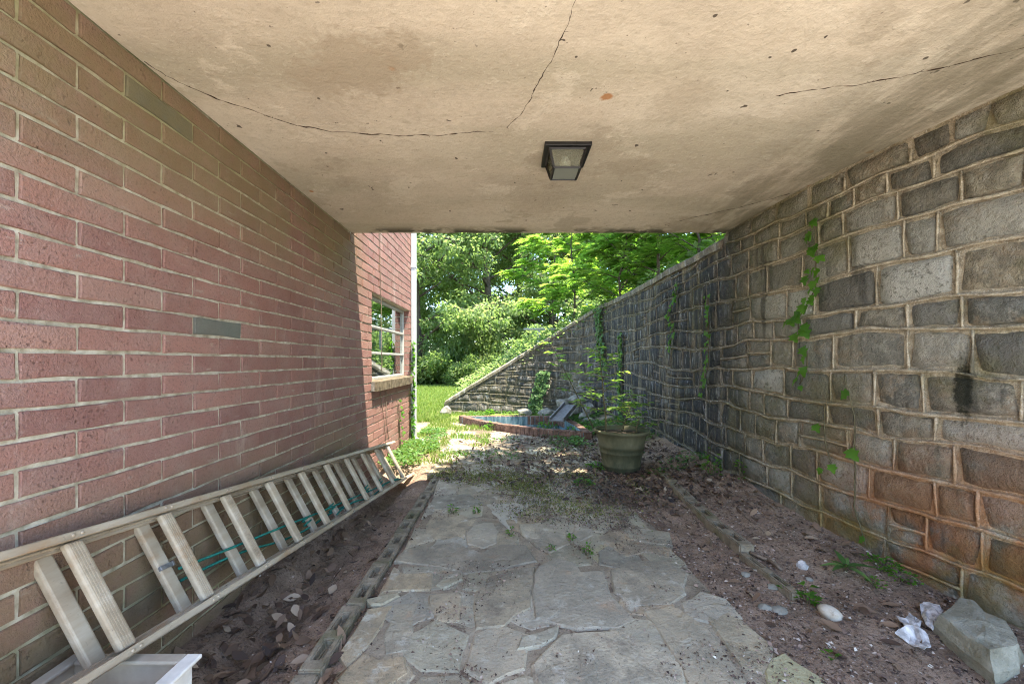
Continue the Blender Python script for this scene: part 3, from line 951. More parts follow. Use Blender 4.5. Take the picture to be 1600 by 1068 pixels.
def stone_geo(k, s, e, f0, f1):
    gap = 0.007
    tl = rs.uniform(-0.03, 0.03); tr = rs.uniform(-0.03, 0.03)
    prot = rs.uniform(0.006, 0.020)
    nu, nv = 7, 5
    us = [0, 0.06, 0.25, 0.5, 0.75, 0.94, 1]; vs_ = [0, 0.12, 0.5, 0.88, 1]
    if max(wtop(s), wtop(e))-0.06 < bedz(k, (s+e)/2)+0.05: return None
    V = []; sd = rs.uniform(0, 100)
    top_gap = 0
    for v in vs_:
        for u in us:
            ss = s+gap + (e-s-2*gap)*u + (tl*(1-u)+tr*u)*(v-0.5)
            b0_, b1_ = bedz(k, ss), bedz(k+1, ss)
            za = b0_+(b1_-b0_)*f0+gap; zb = b0_+(b1_-b0_)*f1-gap
            lim = wtop(ss)-0.065 if wpos(ss).y > 3.42 else 2.19
            zb = min(zb, lim)
            if zb < za+0.01: zb = za+0.01; 
            # round the corners
            cu = abs(u-0.5)*2; cvv = abs(v-0.5)*2
            rr_ = 0.03*(cu**6)*(cvv**6)
            uu = u + (-1 if u > 0.5 else 1)*rr_; 
            ss2 = ss + (e-s)*(uu-u)
            z = za + (zb-za)*(v + (-1 if v > 0.5 else 1)*rr_*1.6) + 0.010*nz(ss*14, v*2, sd)*(1 if cvv > 0.5 else 0.3)
            edge = max(cu, cvv)
            d = -0.012 if edge > 0.995 else prot*(1-0.25*edge**5) + 0.009*nz(u*2.2+sd, v*1.6, sd) + 0.007*nz(u*6, v*5, sd)
            ss2 += 0.006*nz(sd, z*9, u*3)
            V.append(wp3(ss2, z, d))
    Fc = []
    for j in range(nv-1):
        for i in range(nu-1):
            a = j*nu+i
            Fc.append([a, a+nu, a+nu+1, a+1])
    c = V[2*nu+3]
    return V, Fc, c
def share(k, s, e, f0=0, f1=1):
    p = wpos((s+e)/2); zc = (bases[k]+bases[k+1])/2
    if p.y < 1.35: return 0.0
    pz = 564 + F*(1.1-zc)/p.y
    px = 793 + F*p.x/p.y
    if pz > 1068 or px > 1640: return 0.001
    return (e-s)*(bases[k+1]-bases[k])/p.length**3*2 if p.y < 7.3 else (e-s)*0.18/p.length**2
stones.sort(key=lambda q: -share(*q))
pale_px = [(1215,455), (1168,405), (1160,435), (1250,460), (1465,440), (1215,575), (1330,750), (1110,600), (1000,560)]
restm = MB(); rr2 = []
cnt = 0
for q in stones:
    gg = stone_geo(*q)
    if not gg: continue
    V, Fc, c = gg
    if cnt < 300 and share(*q) > 0.002:
        o = part('stone', V, Fc, MAT['stone'], swall, True)
        px, py = 793+F*c.x/c.y, 564+F*(1.1-c.z)/c.y
        for (ax, ay) in pale_px:
            hw = (q[2]-q[1])*0.5*F/c.y*max(0.45, c.x/c.y)
            if abs(px-ax) < max(10, hw) and abs(py-ay) < 0.1*F/c.y:
                o['tone'] = 1.0
        if 'tone' not in o.keys() and rs.random() < 0.30: o['dark'] = rs.uniform(0.35, 0.75)
        if 'tone' not in o.keys(): o['tone'] = 0.7 if rs.random() < 0.08 else (0.35 if rs.random() < 0.25 else 0.0)
        cnt += 1
    else:
        restm.add(V, Fc); rr2 += [R.random()]*len(V)
if restm.v:
    o = restm.build('stonework', MAT['stone'], swall, True, rnd=rr2); o['kind'] = 'stuff'
# raised mortar beads along the bed joints, one per course, and down the cross joints
def bead(name, pts, r0):
    m = MB(); n = len(pts)
    m.tube(pts, [max(0.004, r0*(0.75+0.6*nz(p.x*5, p.y*5, p.z*5))) for p in pts], 6)
    return m.build(name, MAT['wmortar'], swall, True)
for k in range(1, len(bases)-1):
    run = []
    s = S0
    while s < WLEN-0.05:
        z = bedz(k, s)
        ok = z < wtop(s)-0.07 and z > 0.0
        if ok:
            run.append(wp3(s, z + 0.006*nz(s*7, k), 0.014 + 0.010*nz(s*2.5, k*2)))
        if (not ok or s > WLEN-0.12) and len(run) > 4:
            bead('mortar_bead', run, 0.0095); run = []
        s += 0.055
vb = MB()
for (k, s, e, f0_, f1_) in stones:
    if 0 < f0_ and wpos(s).y > 1.2:
        hp = []
        for t in range(9):
            ss = s + (e-s)*t/8; z = bedz(k, ss)*(1-f0_)+bedz(k+1, ss)*f0_
            if z < wtop(ss)-0.06: hp.append(wp3(ss, z, 0.010))
        if len(hp) > 2: vb.tube(hp, 0.008, 5)
    if e > WLEN-0.08 or wpos(e).y < 1.2: continue
    pts = []
    for t in (0, 0.25, 0.5, 0.75, 1):
        z = bedz(k, e)*(1-t)+bedz(k+1, e)*t
        if z < wtop(e)-0.06:
            pts.append(wp3(e + 0.008*nz(z*8, e*3), z, 0.010))
    if len(pts) > 2:
        vb.tube(pts, [0.007*(0.8+0.6*nz(p.x*9, p.z*9)) for p in pts], 5)
o = vb.build('cross_joints', MAT['wmortar'], swall, True); o['kind'] = 'stuff'

# ---------------------------------------------------------------- concrete slab overhead
slab = thing('concrete_slab', 'cracked and stained beige concrete slab roofing the passage between brick and stone walls', 'concrete slab', (0, 2, 2.2))
SY0, SY1 = 0.60, 3.42
m = MB()
top = 2.46
nx_, ny_ = 40, 36
sv = []; sf = []
def sxr(y): return 2.16 if y > 2.0 else 2.16 + (2.0-y)*0.16
for j in range(ny_+1):
    y = SY0 + (SY1-SY0)*j/ny_
    for i in range(nx_+1):
        xr = sxr(y)
        x = -1.342 + (xr+1.342)*i/nx_
        wav = 0.006*nz(x*1.6, y*1.6, 3) + 0.002*nz(x*7, y*7, 1)
        yy = y
        if j == ny_: yy = y + 0.008*nz(x*6, 2); wav = 0.004 + 0.004*nz(x*9, 7)
        sv.append((x, yy, 2.2+wav))
for j in range(ny_):
    for i in range(nx_):
        a = j*(nx_+1)+i
        sf.append([a, a+nx_+1, a+nx_+2, a+1])
n0 = len(sv)
ringi = [i for i in range(nx_+1)] + [j*(nx_+1)+nx_ for j in range(1, ny_+1)] + [ny_*(nx_+1)+i for i in range(nx_-1, -1, -1)] + [j*(nx_+1) for j in range(ny_-1, 0, -1)]
for q in ringi:
    sv.append((sv[q][0], sv[q][1], top))
for i in range(len(ringi)):
    j = (i+1) % len(ringi)
    sf.append([ringi[i], ringi[j], n0+j, n0+i])
sf.append([n0+i for i in range(len(ringi))])
part('slab_body', sv, sf, MAT['concrete'], slab)
def ceil_pt(px, py):
    Y = F*1.1/(564-py)
    return Vector(((px-793)*Y/F, Y, 2.2))
def crack(pxs, r=0.0035):
    P = [ceil_pt(*p) for p in pxs]
    pts = []
    for a, b in zip(P, P[1:]):
        n = max(2, int((b-a).length/0.018))
        for i in range(n):
            p = a.lerp(b, i/n)
            pts.append(p)
    pts.append(P[-1])
    out = []
    for p in pts:
        out.append(Vector((p.x + 0.016*nz(p.x*9, p.y*9, 1)+0.006*nz(p.x*40, p.y*40), p.y + 0.016*nz(p.x*9, p.y*9, 5)+0.006*nz(p.x*40, p.y*40, 9), 2.2 + 0.006*nz(p.x*1.6, p.y*1.6, 3) + 0.002*nz(p.x*7, p.y*7, 1) + 0.0006)))
    m = MB()
    m.tube(out, [max(0.0008, r*0.85*(0.75+1.3*nz(p.x*33, p.y*33, 4))) for p in out], 5)
    for p in out[::2]:
        if R.random() < 0.55:
            a_ = R.uniform(0, 2*PI); l_ = R.uniform(0.006, 0.018)
            m.tube([p, p + Vector((math.cos(a_)*l_, math.sin(a_)*l_, 0.0002))], [r*0.6, r*0.25], 4)
    m.build('crack', MAT['crack'], slab)
crack([(225,95),(260,118),(330,150),(390,170),(430,185),(475,198),(520,205),(580,209),(640,212),(700,209),(770,205)], 0.0032)
crack([(793,200),(812,178),(830,150),(848,118),(865,90),(878,50),(890,22),(900,0)], 0.0030)
crack([(1218,151),(1260,143),(1310,134),(1355,129),(1400,122),(1450,112),(1500,99),(1560,85),(1625,68)], 0.0030)
crack([(1040,351),(1090,338),(1150,325),(1205,311),(1262,294)], 0.0034)

# ceiling lantern
lan = thing('ceiling_lantern', 'small square dark metal lantern with frosted panes fixed under the concrete slab', 'lantern', (0.305, 2.10, 2.2))
lx, ly = 0.305, 2.10
m = MB(); m.box((lx-0.118, ly-0.118, 2.178), (lx+0.118, ly+0.118, 2.204)); m.build('base_plate', MAT['black_metal'], lan, bevel=0.004)
a0, b0, zt, zb = 0.092, 0.068, 2.178, 2.092
C_t = [Vector((lx+i*a0, ly+j*a0, zt)) for i, j in ((-1,-1),(1,-1),(1,1),(-1,1))]
C_b = [Vector((lx+i*b0, ly+j*b0, zb)) for i, j in ((-1,-1),(1,-1),(1,1),(-1,1))]
m = MB()
for i in range(4):
    j = (i+1) % 4
    m.tube([C_t[i], C_b[i]], 0.0075, 4); m.tube([C_b[i], C_b[j]], 0.0075, 4); m.tube([C_t[i], C_t[j]], 0.0075, 4)
m.build('cage', MAT['black_metal'], lan)
cc = Vector((lx, ly, (zt+zb)/2))
for i in range(4):
    j = (i+1) % 4
    q = [C_t[i], C_t[j], C_b[j], C_b[i]]
    n = (q[1]-q[0]).cross(q[2]-q[0]).normalized()
    if n.dot(cc-q[0]) < 0: n = -n
    m = MB(); v = [p + n*0.003 for p in q] + [p + n*0.006 for p in q]
    m.add(v, [[0,1,2,3],[7,6,5,4],[0,4,5,1],[1,5,6,2],[2,6,7,3],[3,7,4,0]])
    m.build('pane', MAT['clear'], lan)
m = MB(); m.box((lx-b0+0.006, ly-b0+0.006, zb-0.001), (lx+b0-0.006, ly+b0-0.006, zb+0.003)); m.build('pane', MAT['frost'], lan)
lathe([(0.001,-0.065),(0.018,-0.06),(0.030,-0.042),(0.030,-0.028),(0.016,-0.008),(0.014,0.0)], (lx, ly, 2.178), 18, MAT['bulb'], 'bulb', lan)

# ---------------------------------------------------------------- flagstones
def flag(poly, zt, tone=0.0, yellow=0.0, thick=0.05, parent=path):
    """irregular slab from a plan outline"""
    P = [Vector((p[0], p[1], 0)) for p in poly]
    pts = []
    for a, b in zip(P, P[1:]+P[:1]):
        n = max(1, min(5, int((b-a).length/0.07)))
        for i in range(n):
            pts.append(a.lerp(b, i/n))
    c = sum(pts, Vector((0,0,0)))/len(pts)
    sd = R.uniform(0, 50)
    for p in pts:
        p.x += 0.016*nz(p.x*11, p.y*11, sd); p.y += 0.016*nz(p.x*11, p.y*11, sd+9)
    tx, ty = R.uniform(-.008,.008), R.uniform(-.008,.008)
    n = len(pts)
    def ht_(p): return zt + tx*(p.x-c.x) + ty*(p.y-c.y)
    V = [Vector((p.x, p.y, ht_(p)-thick)) for p in pts]
    V += [Vector((p.x, p.y, ht_(p)-0.006)) for p in pts]
    V += [Vector(((p + (c-p).normalized()*0.009).x, (p + (c-p).normalized()*0.009).y, ht_(p) + 0.002*nz(p.x*9, p.y*9, sd))) for p in pts]
    Fc = []
    area = sum(pts[i].x*pts[(i+1)%n].y - pts[(i+1)%n].x*pts[i].y for i in range(n))
    for i in range(n):
        j = (i+1) % n
        for l in (0, 1):
            q = [l*n+i, l*n+j, (l+1)*n+j, (l+1)*n+i]
            Fc.append(q if area > 0 else q[::-1])
    Fc.append([2*n+i for i in range(n)] if area > 0 else [2*n+i for i in range(n)][::-1])
    o = part('flagstone', V, Fc, MAT['flag'], parent)
    if tone: o['tone'] = tone
    if yellow: o['yellow'] = yellow
    return o
def c4(L): return [(560+a/5.333, 780+b/5.333) for a, b in L]
def c5(L): return [(820+a/3.7075, 780+b/3.7075) for a, b in L]
def c6(L): return [(400+a/3.467, 760+b/3.467) for a, b in L]
def c3(L): return [(640+a/5.333, 620+b/5.333) for a, b in L]
traced = [
 (c4([(1065,30),(1235,20),(1430,28),(1370,95),(1330,135),(1305,235),(1240,232),(1180,175),(1120,100)]), .95, 0),
 (c4([(295,495),(350,430),(600,370),(800,337),(900,385),(1040,425),(1215,360),(1400,370),(1440,430),(1490,500),(1340,535),(1180,565),(1040,600),(900,605),(560,530),(440,520)]), .1, 0),
 (c4([(950,205),(1040,180),(1130,180),(1165,255),(1150,360),(1040,400),(905,360),(895,270)]), .45, 0),
 (c4([(270,595),(440,590),(620,600),(612,748),(470,752),(350,755),(190,755)]), 0, .12),
 (c4([(590,780),(850,765),(855,880),(845,1000),(700,1005),(640,985),(580,850)]), .15, .1),
 (c4([(70,825),(200,790),(325,775),(345,790),(200,868),(90,862)]), .2, .25),
 (c4([(640,700),(720,640),(870,615),(880,650),(790,700),(700,730)]), .3, .25),
 (c6([(755,622),(870,620),(862,760),(830,880),(700,900),(690,790)]), .15, .05),
 (c6([(605,650),(740,625),(685,745),(600,860),(490,960),(450,905),(545,760)]), .05, .12),
 (c6([(430,985),(480,975),(600,880),(680,920),(800,910),(820,1000),(700,1090),(400,1110)]), 0, .1),
 (c4([(985,765),(1100,625),(1300,575),(1480,545),(1450,760),(1440,900),(1300,965),(1200,1050),(980,1060),(945,900)]), 0, 0),
 (c5([(75,375),(190,332),(285,355),(325,408),(455,400),(470,470),(500,540),(580,610),(640,690),(555,738),(300,740),(60,690),(40,560),(55,420)]), .2, 0),
 (c5([(-40,140),(110,130),(240,150),(252,250),(140,308),(70,265),(-20,200)]), .1, 0),
 (c5([(280,135),(385,130),(400,205),(320,240),(280,205)]), .2, 0),
 (c5([(350,275),(450,252),(555,285),(500,328),(430,360),(370,320)]), 0, .55),
 (c5([(570,165),(700,160),(845,185),(850,262),(740,250),(620,222)]), .25, .08),
 (c5([(400,215),(560,160),(620,230),(740,262),(850,275),(835,330),(700,300),(590,330),(540,300)]), .0, 0),
 (c5([(485,400),(600,345),(840,345),(930,415),(925,540),(830,598),(650,610),(510,525)]), .05, 0),
 (c5([(690,640),(840,602),(900,622),(1050,722),(1140,832),(1205,940),(1300,1065),(960,1090),(900,950),(800,830)]), .35, .10),
 (c5([(120,850),(210,765),(560,745),(640,790),(840,900),(920,965),(940,1080),(60,1090),(30,950)]), 0, 0),
 (c5([(-20,785),(190,728),(170,790),(90,850),(-40,860)]), .25, .12),
 (c5([(1080,572),(1170,600),(1300,720),(1450,840),(1440,960),(1380,985),(1260,955),(1130,780),(1045,680)]), 0, .1),
 ([(1190,1042),(1204,1022),(1224,1015),(1243,1030),(1286,1054),(1292,1080),(1200,1080)], 0, .85),
 (c3([(300,572),(440,565),(560,582),(640,602),(400,642),(262,650)]), .2, .1),
 (c3([(250,662),(395,652),(420,700),(375,760),(202,778)]), .15, 0),
 (c3([(500,745),(620,702),(735,690),(755,720),(560,790)]), .3, 0),
 (c3([(1060,745),(1330,742),(1330,800),(1200,858),(985,850)]), .35, 0),
 (c3([(200,812),(500,802),(615,880),(440,920),(160,932)]), 0, 0),
 (c4([(640,60),(860,60),(1010,150),(900,250),(880,320),(690,330),(560,310),(560,200)]), 0, 0),
 (c4([(420,320),(600,265),(640,330),(480,370),(380,410)]), .2, 0),
]
for i, (poly, tone, yel) in enumerate(traced):
    pl = [gp(px, min(py, 1180), 0.012) for px, py in poly]
    flag(pl, 0.0055 + 0.0010*(i % 7), tone, yel)
# smaller pieces packed into the gaps, tucked in a little lower than the big slabs
TRP = [[gp(px, min(py, 1180), 0.012) for px, py in poly] for poly, _, _ in traced]
def covered(poly):
    n_ = 0; k_ = 0
    c0 = sum(poly, Vector((0,0,0)))/len(poly)
    for p in poly:
        for t in (0.15, 0.5, 0.85):
            q = c0.lerp(p, t); k_ += 1
            if any(inside_poly(P_, q.x, q.y) for P_ in TRP): n_ += 1
    return n_/k_
FILL = []
def fill_gaps():
    sites = []
    for j in range(13):
        for i in range(7):
            sites.append(Vector((-0.60+0.275*i+0.137*(j % 2)+R.uniform(-.075,.075), 1.05+0.235*j+R.uniform(-.075,.075), 0)))
    for poly in voronoi(sites, [(-0.60,1.0,0),(1.06,1.0,0),(1.02,1.9,0),(0.93,2.6,0),(0.95,3.82,0),(-0.62,3.82,0)]):
        cv_ = covered(poly)
        if cv_ > 0.80 or R.random() < (0.45 if max(p.x for p in poly) > 0.9 else 0.10): continue
        FILL.append(poly)
# the flat weathered slabs further on and behind the camera: cut by straight lines between seeds
def voronoi(sites, bounds):
    out = []
    for i, s in enumerate(sites):
        poly = [Vector(b) for b in bounds]
        for j, t in enumerate(sites):
            if i == j: continue
            mid = (s+t)/2; d = t-s
            if d.length > 2.2: continue
            new = []
            for a, b in zip(poly, poly[1:]+poly[:1]):
                da, db = (a-mid).dot(d), (b-mid).dot(d)
                if da <= 0: new.append(a)
                if (da < 0) != (db < 0) and abs(da-db) > 1e-9:
                    new.append(a.lerp(b, da/(da-db)))
            poly = new
            if len(poly) < 3: break
        if len(poly) >= 3: out.append(poly)
    return out
sites = []
for j in range(5):
    for i in range(4):
        sites.append(Vector((-0.62+0.5*i+0.25*(j % 2)+R.uniform(-.12,.12), 3.98+0.46*j+R.uniform(-.12,.12), 0)))
bnd = [(-0.82,3.80,0),(0.95,3.80,0),(0.95,5.35,0),(0.4,5.55,0),(-0.3,6.0,0),(-0.82,6.1,0)]
def shrink(poly, d):
    c = sum(poly, Vector((0,0,0)))/len(poly)
    return [p + (c-p).normalized()*min(d, (c-p).length*0.4) for p in poly]
SITES2 = sites; fill_gaps()
for i, poly in enumerate(FILL):
    flag(shrink(poly, R.uniform(0.010, 0.022)), 0.0035+0.0006*(i % 5), R.choice([0, 0, .2, .5]), R.choice([0, 0, .1, .2]))
for i, poly in enumerate(voronoi(sites, bnd)):
    if R.random() < 0.12: continue
    flag(shrink(poly, R.uniform(0.03, 0.06)), 0.010+0.0013*(i % 8), R.choice([0, .2, .5]), R.choice([0, .1, .2]))
sites = [Vector((-0.3+0.55*i+R.uniform(-.1,.1), 0.55+0.3*j, 0)) for i in range(3) for j in range(2)]
for i, poly in enumerate(voronoi(sites, [(-0.58,0.42,0),(1.02,0.42,0),(1.02,1.02,0),(-0.58,1.02,0)])):
    flag(shrink(poly, 0.03), 0.012)

# ---------------------------------------------------------------- edging blocks
def block_mesh():
    xs = [-0.043, -0.017, 0.017, 0.043]; ys_ = [-0.19, -0.135, -0.030, 0.030, 0.135, 0.19]
    V = []; Fc = []
    idx = {}
    def vi(i, j, z):
        key = (i, j, z)
        if key not in idx:
            idx[key] = len(V)
            V.append((xs[i] + 0.003*nz(i*3.3, j*2.1, z), ys_[j] + 0.003*nz(i*1.3, j*4.1, z+3), {0: -0.12, 1: -0.035, 2: 0.0}[z] + (0.003*nz(i, j, 9) if z == 2 else 0)))
        return idx[key]
    holes = {(1, 1), (1, 3)}
    for i in range(3):
        for j in range(5):
            z = 1 if (i, j) in holes else 2
            Fc.append([vi(i,j,z), vi(i+1,j,z), vi(i+1,j+1,z), vi(i,j+1,z)])
            if z == 1:
                for (a, b) in (((i,j),(i+1,j)), ((i+1,j),(i+1,j+1)), ((i+1,j+1),(i,j+1)), ((i,j+1),(i,j))):
                    Fc.append([vi(*b,1), vi(*a,1), vi(*a,2), vi(*b,2)][::-1])
    per = [(i,0) for i in range(3)] + [(3,j) for j in range(5)] + [(i,5) for i in range(3,0,-1)] + [(0,j) for j in range(5,0,-1)]
    for a, b in zip(per, per[1:]+per[:1]):
        Fc.append([vi(*a,0), vi(*b,0), vi(*b,2), vi(*a,2)])
    me = mesh_from('edging_block', V, Fc, MAT['block'])
    bm = bmesh.new(); bm.from_mesh(me)
    bmesh.ops.recalc_face_normals(bm, faces=bm.faces)
    bmesh.ops.bevel(bm, geom=[e for e in bm.edges if e.calc_face_angle(0) > 0.6], offset=0.006, segments=2, affect='EDGES')
    bm.to_mesh(me); bm.free()
    return me
blk = block_mesh()
def ordn(i): return ['first','second','third','fourth','fifth','sixth','seventh','eighth','ninth'][i]
y = 1.205
i = 0
while y < 4.1:
    px_ = -0.698 + 0.012*(y-1.2)
    o = link('edging_block', blk, None, (px_ + R.uniform(-.006,.006), y, 0.006 + R.uniform(-.010,.006)))
    o.rotation_euler = (R.uniform(-.01,.01), R.uniform(-.02,.02), R.uniform(-.02,.02))
    tag(o, f'{ordn(i)} slotted concrete edging block from the camera in the row between ladder and path', 'edging block', 'slotted edging blocks left of the path')
    y += 0.384; i += 1
for j, (px_, py_, zz_, rz, lab) in enumerate(((1.33,2.40,0.078,0.03,'slotted concrete edging block lying exposed in the dark soil right of the path'),
        (1.315,2.01,0.042,0.05,'mostly buried narrow edging block leading towards the white egg shaped stone'),
        (1.355,2.785,0.072,-0.06,'leaf covered edging block just beyond the exposed one right of the path'),
        (1.385,3.17,0.078,-0.08,'dark edging block among dead leaves on the near side of the planter'),
        (1.415,3.56,0.088,-0.05,'farthest right hand edging block beside the big planter pot'))):
    o = link('edging_block', blk, None, (px_, py_, zz_))
    o.rotation_euler = (0.0, R.uniform(-.06,.06), rz)
    if j == 1: o.scale = (0.55, 1, 1)
    tag(o, lab, 'edging block', 'edging blocks right of the path')

# ---------------------------------------------------------------- ladder on its side against the brick wall
lad_d = Vector((24/F, 1, -67/F))
Ptop = Vector((-1.325, 0, 1.1-0.402))
Pbot = Vector((-1.159, 0, 1.1-0.715))
def ltop(y): return Ptop + lad_d*y
def lbot(y): return Pbot + lad_d*y
du = lad_d.normalized()
uu = (Ptop-Pbot); uu -= du*uu.dot(du); hgt = uu.length; uu.normalize()
nn = uu.cross(du).normalized()
if nn.x > 0: nn = -nn          # towards the wall and down
ladder = thing('ladder', 'weathered extension ladder lying on its side against the foot of the brick wall', 'ladder', (-1.2, 2.5, 0.1))
LY0, LY1 = 0.35, 4.10
def rail(name, P, off_n, half_u, half_n, y0, y1):
    a = P + lad_d*y0 + nn*off_n; b = P + lad_d*y1 + nn*off_n
    up_ = 1 if (P-Ptop).length < 0.1 else -1
    m = MB()
    m.obox((a+b)/2 + uu*up_*(half_u-0.003), (b-a)/2, uu*0.003, nn*half_n)
    for sg in (-1, 1):
        m.obox((a+b)/2 + nn*sg*(half_n-0.0035), (b-a)/2, uu*half_u, nn*0.0035)
        m.obox((a+b)/2 + nn*sg*(half_n-0.006) - uu*up_*(half_u-0.003), (b-a)/2, uu*0.0028, nn*0.0065)
    o = m.build(name, MAT['ladder'], ladder, bevel=0.0018)
    m = MB()
    for k in range(-2, 10):
        for e in (-0.012, 0.012):
            c0 = P + lad_d*(1.174+0.303*k+e) + nn*(off_n-half_n)
            if y0 < c0.y < y1:
                m.tube([c0 + nn*0.001, c0 - nn*0.0025, c0 - nn*0.004], [0.0055, 0.0055, 0.003], 8)
    rv = m.build('rivets', MAT['ladder'], o, True); rv['kind'] = 'stuff'
    return o
def off(P, d): return P + uu*d
rail('rail', off(Ptop, 0.013), 0.018, 0.012, 0.032, LY0, LY1)
rail('rail', off(Pbot, -0.013), 0.018, 0.012, 0.032, LY0, LY1+0.08)
rail('rail', off(Ptop, 0.004), 0.088, 0.012, 0.032, LY0-0.2, LY1-0.12)
rail('rail', off(Pbot, -0.004), 0.088, 0.012, 0.032, LY0-0.2, LY1-0.05)
for k in range(-2, 10):
    y = 1.174+0.303*k
    a = lbot(y) + nn*0.014; b = ltop(y) + nn*0.014
    m = MB(); m.obox((a+b)/2, (b-a)/2, du*0.0245, nn*0.012)
    rung = m.build('rung', MAT['ladder'], ladder, bevel=0.007)
    m = MB()
    for e in (-0.012, -0.004, 0.004, 0.012):
        m.obox((a+b)/2 + du*e - nn*0.0122, (b-a)/2*0.97, du*0.0016, nn*0.0012)
    gr = m.build('grip_ribs', MAT['ladder'], rung); gr['kind'] = 'stuff'
    if y - 0.03 > 0.3:
        y2 = y - 0.022
        a = lbot(y2) + nn*0.088; b = ltop(y2) + nn*0.088
        m = MB(); m.obox((a+b)/2, (b-a)/2, du*0.0245, nn*0.012); m.build('rung', MAT['ladder'], ladder, bevel=0.006)
# rung lock and rope
y2 = 1.174+0.303-0.022
m = MB(); c_ = lbot(y2).lerp(ltop(y2), 0.5) + nn*0.074
m.obox(c_, du*0.026, uu*0.008, nn*0.006); m.obox(c_ + du*0.026 + nn*0.006, du*0.004, uu*0.010, nn*0.014); m.build('rung_lock', MAT['bracket'], ladder, bevel=0.002)
def rope_pts(fr, offn, y0, y1, sag):
    out = []
    for i in range(41):
        t = i/40; y = y0+(y1-y0)*t
        p = lbot(y).lerp(ltop(y), fr(t)) + nn*(offn + 0.012*math.sin(t*19))
        p.z -= sag*math.sin(PI*t)*0.5
        out.append(p)
    return out
m = MB()
m.tube(rope_pts(lambda t: 0.42-0.36*t, 0.060, 1.48, 3.9, 0.02), 0.0055, 6)
m.tube(rope_pts(lambda t: 0.30-0.22*t+0.04*math.sin(t*9), 0.095, 1.50, 2.9, 0.03), 0.0055, 6)
m.tube(rope_pts(lambda t: 0.06+0.05*math.sin(t*11), 0.055, 2.6, 3.95, 0.0), 0.006, 6)
for y in (2.35, 2.65, 3.24, 3.55):
    c_ = lbot(y-0.02) + uu*0.05 + nn*0.088
    m.tube([c_ + (du*math.cos(a)*0.03 + nn*math.sin(a)*0.018 + uu*0.004*a) for a in [i*0.5 for i in range(27)]], 0.005, 5)
m.build('rope', MAT['rope'], ladder, True)

# white plastic crate propping the near end
crate = thing('white_plastic_crate', 'white plastic crate standing on the soil under the near end of the ladder', 'crate', (-1.08, 1.0, -0.05))
cx0, cx1, cy0, cy1, cz0, cz1 = -1.30, -0.945, 0.72, 1.19, -0.10, 0.205
t_ = 0.012
for (nm, a, b) in (('crate_side', (cx1-t_, cy0, cz0), (cx1, cy1, cz1)), ('crate_side', (cx0, cy0, cz0), (cx0+t_, cy1, cz1)),
                   ('crate_end', (cx0+t_, cy1-t_, cz0), (cx1-t_, cy1, cz1)), ('crate_end', (cx0+t_, cy0, cz0), (cx1-t_, cy0+t_, cz1))):
    m = MB(); m.box(a, b); m.build(nm, MAT['plastic'] if (nm == 'crate_side' and a[0] > -1.0) else MAT['crate_in'], crate, bevel=0.003)
m = MB(); m.box((cx0+t_, cy0+t_, cz0), (cx1-t_, cy1-t_, cz0+0.01)); m.build('crate_floor', MAT['crate_in'], crate)
m = MB()
m.box((cx1-t_-0.012, cy0-0.01, cz1), (cx1+0.022, cy1+0.012, cz1+0.012)); m.build('rim', MAT['plastic'], crate, bevel=0.004); m = MB(); m.box((cx0-0.012, cy0-0.01, cz1), (cx0+t_+0.012, cy1+0.012, cz1+0.012))
m.box((cx0+t_+0.012, cy1-t_-0.012, cz1), (cx1-t_-0.012, cy1+0.012, cz1+0.012)); m.box((cx0+t_+0.012, cy0-0.01, cz1), (cx1-t_-0.012, cy0+t_+0.012, cz1+0.012))
m.build('rim', MAT['crate_in'], crate, bevel=0.004)  # these rims dimmed with the same painted-in reflection colour
m = MB()
for i in range(12):
    xx = cx0+0.03+i*0.028
    m.box((xx, cy1-t_-0.004, 0.04), (xx+0.018, cy1-t_-0.0005, 0.055))
m.build('slots', MAT['black_metal'], crate)

# ---------------------------------------------------------------- pool
pool = thing('garden_pool', 'wedge shaped garden pool with curved brick curb and streaked blue basin', 'pool', (0.3, 6.5, 0))
n = len(POOL_IN)
bv = []; bf = []
for z in (0.104, -0.25, -0.62):
    for p in POOL_IN: bv.append((p.x, p.y, z))
for l in range(2):
    for i in range(n):
        j = (i+1) % n
        bf.append([l*n+i, (l+1)*n+i, (l+1)*n+j, l*n+j])
bf.append([2*n+i for i in range(n)])
part('basin', bv, bf, MAT['poolblue'], pool)
wt = inset(POOL, 0.115)
part('water', [(p.x, p.y, -0.30) for p in wt], [list(range(n))], MAT['water'], pool)
